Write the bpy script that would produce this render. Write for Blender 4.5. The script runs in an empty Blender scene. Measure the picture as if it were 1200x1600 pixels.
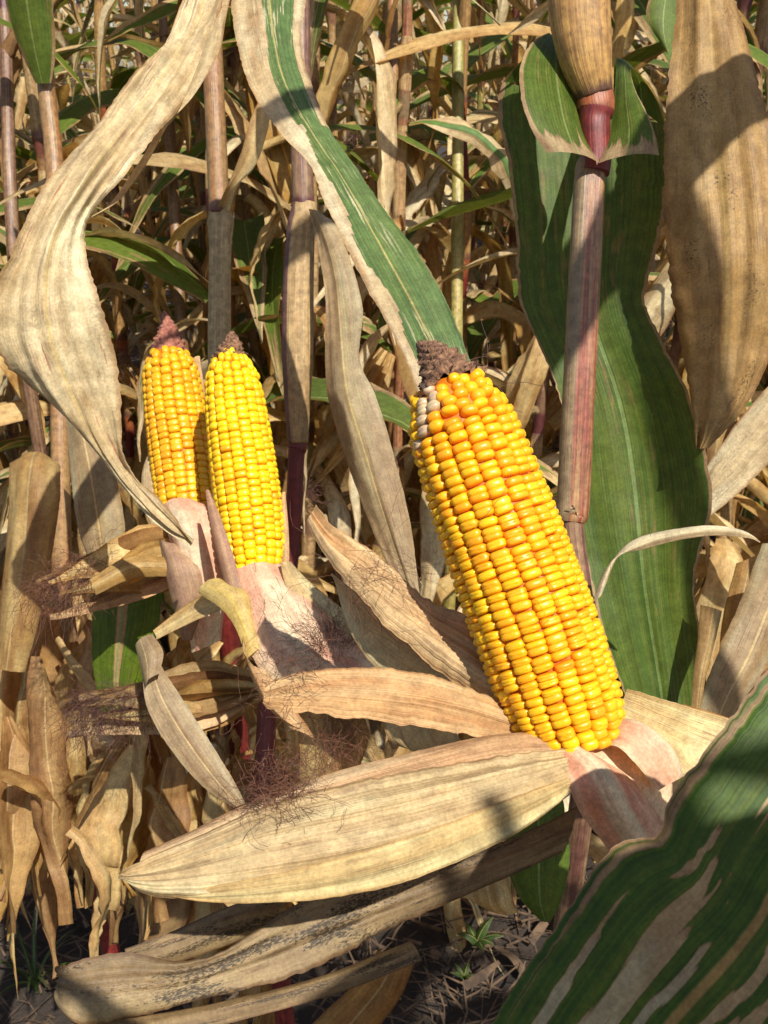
import bpy, math, random
from mathutils import Vector, Matrix, noise

R = math.radians
sc = bpy.context.scene
rng = random.Random(7)

# ------------------------------------------------------------------ camera
CAM_H, PITCH, FPX = 1.35, R(25), 1527.0          # focal length in pixels of a 1200 x 1600 frame
cam_d = bpy.data.cameras.new('camera')
cam = bpy.data.objects.new('camera', cam_d)
sc.collection.objects.link(cam)
cam.location = (0, 0, CAM_H)
cam.rotation_euler = (math.pi / 2 - PITCH, 0, 0)
cam_d.sensor_fit = 'VERTICAL'
cam_d.sensor_height = 24.0
cam_d.lens = 24.0 * FPX / 1600.0
cam_d.clip_start = 0.02
cam_d.clip_end = 500
cam_d.dof.use_dof = True
cam_d.dof.focus_distance = 0.43
cam_d.dof.aperture_fstop = 32.0
sc.camera = cam

# ------------------------------------------------------------------ sky and sun
SUN_EL, SUN_AZ = R(52), R(-153)                  # azimuth from +Y towards +X; the sun stands behind the viewer
sun_dir = Vector((math.sin(-SUN_AZ) * math.cos(SUN_EL), math.cos(SUN_AZ) * math.cos(SUN_EL), math.sin(SUN_EL)))
w = bpy.data.worlds.new('World')
sc.world = w
w.use_nodes = True
nt = w.node_tree
nt.nodes.clear()
sky = nt.nodes.new('ShaderNodeTexSky')
sky.sky_type = 'NISHITA'
sky.sun_disc = False
sky.sun_elevation = SUN_EL
sky.sun_rotation = math.atan2(sun_dir.x, sun_dir.y)
bg = nt.nodes.new('ShaderNodeBackground')
bg.inputs['Strength'].default_value = 0.1
wo = nt.nodes.new('ShaderNodeOutputWorld')
nt.links.new(sky.outputs[0], bg.inputs[0])
nt.links.new(bg.outputs[0], wo.inputs[0])
sl = bpy.data.lights.new('sun', 'SUN')
sl.energy = 5.0
sl.angle = R(0.53)
sl.color = (1.0, 0.955, 0.87)
so = bpy.data.objects.new('sun', sl)
sc.collection.objects.link(so)
so.rotation_euler = sun_dir.to_track_quat('Z', 'Y').to_euler()
so.location = sun_dir * 20
vs = sc.view_settings
vs.view_transform = 'Standard'
vs.look = 'None'
vs.gamma = 1
vs.use_curve_mapping = False
vs.exposure = 0.4
sc.cycles.use_denoising = True
sc.cycles.use_adaptive_sampling = False
sc.cycles.sample_clamp_indirect = 4.0
sc.cycles.max_bounces = 7
sc.cycles.transparent_max_bounces = 4

# ------------------------------------------------------------------ helpers
FWD = Vector((0, math.cos(PITCH), -math.sin(PITCH)))
UPV = Vector((0, math.sin(PITCH), math.cos(PITCH)))
RGT = Vector((1, 0, 0))
CAMP = Vector((0, 0, CAM_H))
ZERO = Vector((0, 0, 0))


def at(px, py, d):
    """a place in the field from where it is seen and how far away it stands"""
    return CAMP + RGT * ((px - 600) / FPX * d) + UPV * (-(py - 800) / FPX * d) + FWD * d


def link(o, parent=None):
    sc.collection.objects.link(o)
    if parent is not None:
        o.parent = parent
    return o


def empty(name, loc, label=None, cat=None, group=None):
    o = bpy.data.objects.new(name, None)
    o.empty_display_size = 0.05
    o.location = loc
    link(o)
    if label:
        o['label'] = label
    if cat:
        o['category'] = cat
    if group:
        o['group'] = group
    return o


class MB:
    """collects vertices, faces, uvs and one 'tone' value per vertex"""

    def __init__(self):
        self.v, self.f, self.uv, self.t = [], [], [], []

    def grid(self, rows, uvs, tones, close=False):
        b = len(self.v)
        n = len(rows[0])
        for r_, u_, t_ in zip(rows, uvs, tones):
            self.v += r_
            self.uv += u_
            self.t += t_
        for i in range(len(rows) - 1):
            for j in range(n - 1):
                a = b + i * n + j
                self.f.append((a, a + 1, a + n + 1, a + n))
            if close:
                a = b + i * n
                self.f.append((a + n - 1, a, a + n, a + n + n - 1))

    def mesh(self, name, mat, origin=ZERO):
        me = bpy.data.meshes.new(name)
        me.from_pydata([tuple(p - origin) for p in self.v], [], self.f)
        uvl = me.uv_layers.new(name='UVMap')
        li = [0] * len(me.loops)
        me.loops.foreach_get('vertex_index', li)
        flat = []
        for i in li:
            flat += self.uv[i]
        uvl.data.foreach_set('uv', flat)
        a = me.attributes.new('tone', 'FLOAT', 'POINT')
        a.data.foreach_set('value', self.t)
        me.polygons.foreach_set('use_smooth', [True] * len(me.polygons))
        me.materials.append(mat)
        me.update()
        return me

    def obj(self, name, mat, parent=None, kind=None):
        org = ZERO if parent is None else parent.location
        if parent is not None and parent.parent is not None:
            org = org + parent.parent.location
        o = bpy.data.objects.new(name, self.mesh(name, mat, org))
        link(o, parent)
        if kind:
            o['kind'] = kind
        return o


def crom(p0, p1, p2, p3, t):
    return 0.5 * ((2 * p1) + (p2 - p0) * t + (2 * p0 - 5 * p1 + 4 * p2 - p3) * t * t + (3 * p1 - p0 - 3 * p2 + p3) * t ** 3)


def spline(pts, n):
    """n samples of a Catmull-Rom curve through pts, spaced evenly per length"""
    m = len(pts)
    if m == 2:
        return [pts[0] + (pts[1] - pts[0]) * (i / (n - 1)) for i in range(n)]
    ext = [pts[0] * 2 - pts[1]] + list(pts) + [pts[-1] * 2 - pts[-2]]
    out = []
    for i in range(n):
        x = i / (n - 1) * (m - 1)
        k = min(int(x), m - 2)
        out.append(crom(ext[k], ext[k + 1], ext[k + 2], ext[k + 3], x - k))
    return out


def fspline(vals, n):
    v = [Vector((a, 0, 0)) for a in vals]
    return [p.x for p in spline(v, n)]


def ribbon(mb, rows, nu=14, nv=60, bulge=0.12, ripple=0.05, freq=30.0, seed=0, crump=0.02, fold=0.0, tone=None, vscale=1.0, vee=0.0, rag=0.012):
    """a leaf blade or husk between two traced margins, each margin point with its own distance.
    rows: (lx, ly, rx, ry, dl, dr[, bulge])"""
    L = spline([at(r_[0], r_[1], r_[4]) for r_ in rows], nv)
    Rr = spline([at(r_[2], r_[3], r_[5]) for r_ in rows], nv)
    bl = fspline([r_[6] if len(r_) > 6 else bulge for r_ in rows], nv)
    sweep(mb, L, Rr, bl, nu, ripple, freq, seed, crump, fold, tone, vscale, vee, rag)


def sweep(mb, L, Rr, bl, nu, ripple, freq, seed, crump, fold, tone, vscale=1.0, vee=0.0, rag=0.0):
    nv = len(L)
    if rag:
        L, Rr = list(L), list(Rr)
        sl_ = 0.0
        for i in range(nv):
            if i:
                sl_ += (L[i] - L[i - 1]).length
            ac = Rr[i] - L[i]
            L[i] = L[i] + ac * rag * (noise.noise(Vector((sl_ * 90, seed, 1))) + 1.2 * noise.noise(Vector((sl_ * 260, seed, 2))))
            Rr[i] = Rr[i] + ac * rag * (noise.noise(Vector((sl_ * 90, seed, 3))) + 1.2 * noise.noise(Vector((sl_ * 260, seed, 4))))
    kw_ = max(2, nv // 9)

    def soft_(A):
        o_ = []
        for i in range(nv):
            k_ = min(kw_, i, nv - 1 - i)
            o_.append(sum((A[q] for q in range(i - k_, i + k_ + 1)), Vector()) / (2 * k_ + 1))
        return o_
    Ls, Rs = soft_(L), soft_(Rr)
    G, U, T = [], [], []
    s = 0.0
    prevN = None
    wmax = max((b - a).length for a, b in zip(L, Rr))
    for i in range(nv):
        mid = (L[i] + Rr[i]) * 0.5
        if i:
            s += (mid - (L[i - 1] + Rr[i - 1]) * 0.5).length
        a, b = max(i - 1, 0), min(i + 1, nv - 1)
        tan = (L[b] + Rr[b] - L[a] - Rr[a])
        ac = Rr[i] - L[i]
        W = ac.length
        N = ac.cross(tan)
        if N.length < 1e-12:
            N = prevN or Vector((0, -1, 0))
        N.normalize()
        if prevN is not None and N.dot(prevN) < 0 and N.dot(prevN) > -0.3:
            N = prevN.lerp(N, 0.2).normalized()
        prevN = N
        g, uu, tt = [], [], []
        for j in range(nu):
            u = j / (nu - 1)
            e = 2 * u - 1
            off = bl[i] * W * ((1 - e * e) * (1 - vee) + vee * 1.2 * (1 - abs(e)))
            off -= fold * W * max(0.0, 1 - abs(e) * 4)
            ph = 0.0 if e > 0 else 2.1
            off += ripple * wmax * min(1, W / (wmax * 0.35 + 1e-9)) * abs(e) ** 2.5 * (math.sin(s * freq + ph + seed) + 0.6 * math.sin(s * freq * 1.73 + ph * 2 + seed * 1.7)) * 0.6
            p = Ls[i].lerp(Rs[i], u) + (L[i] - Ls[i]) * (1 - u) ** 4 + (Rr[i] - Rs[i]) * u ** 4
            if crump:
                q = Vector((u * 2.2 + seed * 7.3, s * 14, seed * 3.1))
                off += crump * wmax * noise.noise(q) * 1.4
                q2 = Vector((u * 9.0 + seed * 3.3, s * 7, seed * 5.1))
                off += (crump * 0.45 + 0.003) * wmax * noise.noise(q2)
                off += min(crump, 0.09) * 0.9 * wmax * (abs(noise.noise(Vector((u * 4.2 + seed * 1.9, s * 6, seed)))) - 0.2)
                off += crump * 0.22 * wmax * noise.noise(Vector((u * 4.0 + seed, s * 75, seed * 2.3)))
            g.append(p + N * off)
            uu.append((u, s * vscale))
            tt.append(tone(u, i / (nv - 1)) if tone else 0.0)
        G.append(g)
        U.append(uu)
        T.append(tt)
    mb.grid(G, U, T)


def tube(mb, pts, rad, n=20, nv=40, groove=0.0, gdir=None, bump=0.0, tone=None, cap=True, seed=0):
    P = spline(pts, nv)
    rr = fspline(rad, nv)
    G, U, T = [], [], []
    s = 0.0
    ref = gdir if gdir is not None else Vector((0, -1, 0))
    for i in range(nv):
        if i:
            s += (P[i] - P[i - 1]).length
        tan = (P[min(i + 1, nv - 1)] - P[max(i - 1, 0)]).normalized()
        X = (ref - tan * ref.dot(tan)).normalized()
        Y = tan.cross(X)
        g, uu, tt = [], [], []
        for j in range(n):
            a = 2 * math.pi * j / n
            k = rr[i] * (1 - groove * max(0, math.cos(a)) ** 6)
            if bump:
                k *= 1 + bump * noise.noise(Vector((math.cos(a) * 1.5 + seed, math.sin(a) * 1.5, s * 30)))
            g.append(P[i] + (X * math.cos(a) + Y * math.sin(a)) * k)
            uu.append((abs(((j / n) * 2) - 1), s))
            tt.append(tone(j / n, i / (nv - 1)) if tone else 0.0)
        G.append(g)
        U.append(uu)
        T.append(tt)
    mb.grid(G, U, T, close=True)
    if cap:
        for g, fl in ((0, True), (nv - 1, False)):
            b = len(mb.v) - nv * n + g * n if not fl else len(mb.v) - nv * n
            idx = list(range(b, b + n))
            mb.f.append(tuple(idx[::-1] if fl else idx))


# ------------------------------------------------------------------ materials
class NT:
    def __init__(self, name):
        self.m = bpy.data.materials.new(name)
        self.m.use_nodes = True
        self.t = self.m.node_tree
        self.t.nodes.clear()
        self.out = self.t.nodes.new('ShaderNodeOutputMaterial')

    def n(self, typ, **kw):
        x = self.t.nodes.new(typ)
        for k, v in kw.items():
            setattr(x, k, v)
        return x

    def l(self, a, b):
        self.t.links.new(a, b)

    def val(self, inp, v):
        if hasattr(v, 'is_linked') or hasattr(v, 'links'):
            self.l(v, inp)
        else:
            inp.default_value = v

    def math(self, op, a, b=0.0, c=None, clamp=False):
        x = self.n('ShaderNodeMath', operation=op, use_clamp=clamp)
        self.val(x.inputs[0], a)
        self.val(x.inputs[1], b)
        if c is not None:
            self.val(x.inputs[2], c)
        return x.outputs[0]

    def vec(self, x, y, z=0.0):
        c = self.n('ShaderNodeCombineXYZ')
        self.val(c.inputs[0], x)
        self.val(c.inputs[1], y)
        self.val(c.inputs[2], z)
        return c.outputs[0]

    def noise(self, vec, scale=1.0, detail=2.0, rough=0.55):
        x = self.n('ShaderNodeTexNoise')
        self.l(vec, x.inputs['Vector'])
        x.inputs['Scale'].default_value = scale
        x.inputs['Detail'].default_value = detail
        x.inputs['Roughness'].default_value = rough
        return x.outputs['Fac']

    def step(self, v, lo, hi, a=0.0, b=1.0):
        x = self.n('ShaderNodeMapRange', interpolation_type='SMOOTHSTEP')
        self.val(x.inputs[0], v)
        self.val(x.inputs[1], lo)
        self.val(x.inputs[2], hi)
        x.inputs[3].default_value = a
        x.inputs[4].default_value = b
        return x.outputs[0]

    def mix(self, f, a, b, blend='MIX'):
        x = self.n('ShaderNodeMix', data_type='RGBA', blend_type=blend)
        self.val(x.inputs[0], f)
        for s_, v in ((x.inputs[6], a), (x.inputs[7], b)):
            if isinstance(v, tuple):
                s_.default_value = (v[0], v[1], v[2], 1)
            else:
                self.l(v, s_)
        return x.outputs[2]

    def attr(self, name):
        x = self.n('ShaderNodeAttribute', attribute_name=name)
        return x.outputs['Fac']

    def uvr(self):
        uv = self.n('ShaderNodeUVMap', uv_map='UVMap')
        s_ = self.n('ShaderNodeSeparateXYZ')
        self.l(uv.outputs[0], s_.inputs[0])
        oi = self.n('ShaderNodeObjectInfo')
        return s_.outputs[0], s_.outputs[1], oi.outputs['Random']


def leaf_mat(name, dry, dry2, green, gamt=0.0, patch=(3.0, 12.0), edge=0.3, spots=0.0, flecks=0.3, fleckcol=(0.16, 0.06, 0.05),
             rib=(0.5, 0.38, 0.18), ribw=0.028, transl=0.28, rough=0.55, vein=0.3, pale=None, spotcol=(0.03, 0.025, 0.02), var=0.35,
             streaks=16.0, dirt=0.35, soft=0.04, lines=70.0, sp=0.35):
    """gamt: share of living green tissue; the 'tone' attribute (0..1) dries tissue where the blade has died"""
    k = NT(name)
    u, v, rnd = k.uvr()
    off = k.math('MULTIPLY', rnd, 91.0)
    fine = k.noise(k.vec(k.math('MULTIPLY', u, lines), k.math('MULTIPLY', v, 5.0), off), 1.0, 2.0)
    strk = k.noise(k.vec(k.math('MULTIPLY', u, streaks), k.math('MULTIPLY', v, 7.0), off), 1.0, 4.0, 0.6)
    big = k.noise(k.vec(k.math('MULTIPLY', u, 2.0), k.math('MULTIPLY', v, 9.0), k.math('ADD', off, 13.0)), 1.0, 3.0)
    pat = k.noise(k.vec(k.math('MULTIPLY', u, patch[0]), k.math('MULTIPLY', v, patch[1]), k.math('ADD', off, 5.0)), 1.0, 6.0, 0.62)
    e = k.math('ABSOLUTE', k.math('MULTIPLY_ADD', u, 2.0, -1.0))
    e3 = k.math('POWER', e, 3.0)
    tone = k.attr('tone')
    # dried tissue
    blt = k.noise(k.vec(k.math('MULTIPLY', u, 4.0), k.math('MULTIPLY', v, 17.0), k.math('ADD', off, 3.0)), 1.0, 7.0, 0.68)
    dcol = k.mix(k.step(k.math('ADD', k.math('MULTIPLY', blt, 0.75), k.math('MULTIPLY', strk, 0.25)), 0.36, 0.64), dry, dry2)
    if pale:
        dcol = k.mix(k.step(k.math('ADD', k.math('MULTIPLY', big, 0.7), k.math('MULTIPLY', blt, 0.3)), 0.44, 0.6), dcol, pale)
    dk = k.mix(k.step(fine, 0.25, 0.75), (0.66, 0.6, 0.52), (1.1, 1.1, 1.1))
    dcol = k.mix(k.math('MULTIPLY', k.step(blt, 0.25, 0.75), vein), dcol, k.mix(1.0, dcol, dk, 'MULTIPLY'))
    if dirt:
        dz = k.noise(k.vec(k.math('MULTIPLY', u, 5.0), k.math('MULTIPLY', v, 26.0), k.math('ADD', off, 23.0)), 1.0, 6.0, 0.7)
        dcol = k.mix(k.math('MULTIPLY', k.step(dz, 0.52, 0.75), dirt), dcol, k.mix(1.0, dcol, (0.42, 0.28, 0.17), 'MULTIPLY'))
        dcol = k.mix(k.math('MULTIPLY', k.step(e3, 0.55, 1.0), dirt), dcol, k.mix(1.0, dcol, (0.55, 0.38, 0.25), 'MULTIPLY'))
    col = dcol
    if gamt > 0:
        g2 = (green[0] * 1.7 + 0.006, green[1] * 1.25 + 0.006, green[2] * 1.4)
        gcol = k.mix(k.step(fine, 0.35, 0.65), green, g2)
        gcol = k.mix(k.math('MULTIPLY', k.step(big, 0.35, 0.75), 0.5), gcol, k.mix(1.0, gcol, (1.5, 1.3, 0.9), 'MULTIPLY'))
        f = k.math('SUBTRACT', k.math('ADD', k.math('MULTIPLY', k.math('SUBTRACT', pat, 0.5), 1.3), gamt), k.math('MULTIPLY', e3, edge))
        f = k.math('SUBTRACT', f, k.math('MULTIPLY', tone, 1.0))
        f = k.math('ADD', f, k.math('MULTIPLY', k.math('SUBTRACT', strk, 0.5), 0.35))
        gm = k.step(f, 0.5 - soft, 0.5 + soft)
        # a dark reddish rim where dying tissue meets green
        rim = k.math('MULTIPLY', k.step(f, 0.5 - soft * 3, 0.5 - soft * 0.5), k.step(f, 0.5 + soft * 1.5, 0.5))
        col = k.mix(gm, dcol, gcol)
        col = k.mix(k.math('MULTIPLY', rim, 0.55), col, (0.22, 0.12, 0.06))
    if flecks:
        fl = k.noise(k.vec(k.math('MULTIPLY', u, 30.0), k.math('MULTIPLY', v, 34.0), k.math('ADD', off, 41.0)), 1.0, 2.0)
        msk = k.noise(k.vec(k.math('MULTIPLY', u, 3.0), k.math('MULTIPLY', v, 10.0), k.math('ADD', off, 61.0)), 1.0, 2.0)
        fm = k.math('MULTIPLY', k.step(fl, 0.57, 0.66), k.step(msk, 0.45, 0.6))
        col = k.mix(k.math('MULTIPLY', fm, flecks), col, fleckcol)
    if spots:
        vo = k.n('ShaderNodeTexNoise')
        k.l(k.vec(k.math('MULTIPLY', u, 34.0), k.math('MULTIPLY', v, 620.0), off), vo.inputs['Vector'])
        vo.inputs['Scale'].default_value = 1.0
        vo.inputs['Detail'].default_value = 5.0
        vo.inputs['Roughness'].default_value = 0.7
        msk = k.noise(k.vec(k.math('MULTIPLY', u, 3.0), k.math('MULTIPLY', v, 22.0), k.math('ADD', off, 71.0)), 1.0, 3.0)
        lim = k.math('SUBTRACT', 0.74, k.math('MULTIPLY', k.step(msk, 0.35, 0.7), 0.22 * sp / 0.35))
        sm = k.step(k.math('SUBTRACT', vo.outputs['Fac'], lim), -0.05, 0.1)
        col = k.mix(k.math('MULTIPLY', sm, spots), col, spotcol)
    if ribw:
        rb = k.step(k.math('ABSOLUTE', k.math('SUBTRACT', u, 0.5)), ribw, ribw * 0.45)
        col = k.mix(k.math('MULTIPLY', rb, 0.85), col, rib)
    gp = k.n('ShaderNodeNewGeometry')
    gr_ = k.noise(gp.outputs['Position'], 750.0, 3.0, 0.7)
    gr2 = k.noise(gp.outputs['Position'], 130.0, 4.0, 0.6)
    col = k.mix(0.6, col, k.mix(1.0, col, k.mix(k.step(gr_, 0.3, 0.7), (0.8, 0.78, 0.74), (1.36, 1.34, 1.28)), 'MULTIPLY'))
    col = k.mix(0.5, col, k.mix(1.0, col, k.mix(k.step(gr2, 0.3, 0.7), (0.72, 0.67, 0.6), (1.4, 1.36, 1.25)), 'MULTIPLY'))
    hv = k.n('ShaderNodeHueSaturation')
    k.l(k.math('MULTIPLY_ADD', rnd, var, 1.0 - var * 0.5), hv.inputs['Value'])
    k.l(k.math('MULTIPLY_ADD', k.math('FRACT', k.math('MULTIPLY', rnd, 7.7)), 0.12, 0.93), hv.inputs['Saturation'])
    k.l(col, hv.inputs['Color'])
    col = hv.outputs[0]
    pb = k.n('ShaderNodeBsdfPrincipled')
    k.l(col, pb.inputs['Base Color'])
    pb.inputs['Roughness'].default_value = rough
    pb.inputs['Specular IOR Level'].default_value = 0.3
    bp = k.n('ShaderNodeBump')
    bp.inputs['Strength'].default_value = 0.22 + 0.35 * max(0.0, vein - 0.3)
    bp.inputs['Distance'].default_value = 0.0015
    k.l(k.math('ADD', fine, k.math('MULTIPLY', strk, 0.8)), bp.inputs['Height'])
    k.l(bp.outputs[0], pb.inputs['Normal'])
    tr = k.n('ShaderNodeBsdfTranslucent')
    k.l(k.mix(1.0, col, (1.25, 1.05, 0.62), 'MULTIPLY'), tr.inputs[0])
    mx = k.n('ShaderNodeMixShader')
    mx.inputs[0].default_value = transl
    k.l(pb.outputs[0], mx.inputs[1])
    k.l(tr.outputs[0], mx.inputs[2])
    k.l(mx.outputs[0], k.out.inputs[0])
    return k.m


def stalk_mat(name, a, b, c=None, speck=0.4, rough=0.42, cshare=0.5):
    """streaked cane: a and b in long streaks, c where tone is 1 (nodes or other side)"""
    k = NT(name)
    u, v, rnd = k.uvr()
    off = k.math('MULTIPLY', rnd, 57.0)
    s1 = k.noise(k.vec(k.math('MULTIPLY', u, 10.0), k.math('MULTIPLY', v, 9.0), off), 1.0, 6.0, 0.65)
    s2 = k.noise(k.vec(k.math('MULTIPLY', u, 40.0), k.math('MULTIPLY', v, 10.0), off), 1.0, 2.0)
    sp = k.noise(k.vec(k.math('MULTIPLY', u, 22.0), k.math('MULTIPLY', v, 160.0), off), 1.0, 3.0)
    col = k.mix(k.step(s1, 0.38, 0.62), a, b)
    col = k.mix(0.55, col, k.mix(1.0, col, k.mix(s2, (0.35, 0.33, 0.3), (1.5, 1.45, 1.4)), 'MULTIPLY'))
    if c:
        t = k.attr('tone')
        col = k.mix(k.step(k.math('ADD', t, k.math('MULTIPLY', k.math('SUBTRACT', s1, 0.5), 0.8)), 0.3, 0.7), col, c)
    col = k.mix(k.math('MULTIPLY', k.step(sp, 0.6, 0.72), speck), col, (0.04, 0.025, 0.02))
    gp = k.n('ShaderNodeNewGeometry')
    gr2 = k.noise(gp.outputs['Position'], 160.0, 6.0, 0.7)
    col = k.mix(0.8, col, k.mix(1.0, col, k.mix(k.step(gr2, 0.3, 0.7), (0.6, 0.54, 0.48), (1.4, 1.36, 1.28)), 'MULTIPLY'))
    hv = k.n('ShaderNodeHueSaturation')
    k.l(k.math('MULTIPLY_ADD', rnd, 0.4, 0.8), hv.inputs['Value'])
    k.l(col, hv.inputs['Color'])
    pb = k.n('ShaderNodeBsdfPrincipled')
    k.l(hv.outputs[0], pb.inputs['Base Color'])
    pb.inputs['Roughness'].default_value = rough
    bp = k.n('ShaderNodeBump')
    bp.inputs['Strength'].default_value = 0.4
    bp.inputs['Distance'].default_value = 0.001
    k.l(k.math('ADD', s2, k.math('MULTIPLY', sp, 0.5)), bp.inputs['Height'])
    k.l(bp.outputs[0], pb.inputs['Normal'])
    k.l(pb.outputs[0], k.out.inputs[0])
    return k.m


def kernel_mat(name, crown, flank, dusk=0.0):
    k = NT(name)
    oi = k.n('ShaderNodeObjectInfo')
    gm = k.n('ShaderNodeNewGeometry')
    c = k.attr('crown')
    tc = k.n('ShaderNodeTexCoord')
    nz = k.noise(gm.outputs['Position'], 160.0, 3.0)
    nb = k.noise(gm.outputs['Position'], 28.0, 2.0)
    f = k.step(k.math('ADD', c, k.math('MULTIPLY', k.math('SUBTRACT', nz, 0.5), 0.5)), 0.1, 0.85)
    col = k.mix(f, flank, crown)
    if dusk:
        col = k.mix(k.math('MULTIPLY', k.step(nb, 0.4, 0.65), dusk), col, k.mix(1.0, col, (0.92, 0.86, 0.8), 'MULTIPLY'))
    hv = k.n('ShaderNodeHueSaturation')
    k.l(k.math('MULTIPLY_ADD', oi.outputs['Random'], 0.2, 0.88), hv.inputs['Value'])
    k.l(k.math('MULTIPLY_ADD', k.math('FRACT', k.math('MULTIPLY', oi.outputs['Random'], 9.1)), 0.022, 0.488), hv.inputs['Hue'])
    k.l(col, hv.inputs['Color'])
    pb = k.n('ShaderNodeBsdfPrincipled')
    k.l(hv.outputs[0], pb.inputs['Base Color'])
    pb.inputs['Roughness'].default_value = 0.35
    pb.inputs['Specular IOR Level'].default_value = 0.45
    pb.inputs['Subsurface Weight'].default_value = 0.4
    pb.inputs['Subsurface Radius'].default_value = (1.0, 0.45, 0.05)
    pb.inputs['Subsurface Scale'].default_value = 0.0025
    bp = k.n('ShaderNodeBump')
    bp.inputs['Strength'].default_value = 0.12
    bp.inputs['Distance'].default_value = 0.0006
    k.l(k.noise(gm.outputs['Position'], 700.0, 3.0), bp.inputs['Height'])
    k.l(bp.outputs[0], pb.inputs['Normal'])
    k.l(pb.outputs[0], k.out.inputs[0])
    return k.m


def plain_mat(name, a, b, scale=40.0, rough=0.8, bump=0.5, dist=0.002, detail=5.0):
    k = NT(name)
    gm = k.n('ShaderNodeNewGeometry')
    nz = k.noise(gm.outputs['Position'], scale, detail, 0.65)
    oi = k.n('ShaderNodeObjectInfo')
    col = k.mix(k.step(nz, 0.35, 0.68), a, b)
    pb = k.n('ShaderNodeBsdfPrincipled')
    k.l(col, pb.inputs['Base Color'])
    pb.inputs['Roughness'].default_value = rough
    bp = k.n('ShaderNodeBump')
    bp.inputs['Strength'].default_value = bump
    bp.inputs['Distance'].default_value = dist
    k.l(nz, bp.inputs['Height'])
    k.l(bp.outputs[0], pb.inputs['Normal'])
    k.l(pb.outputs[0], k.out.inputs[0])
    return k.m


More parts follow.
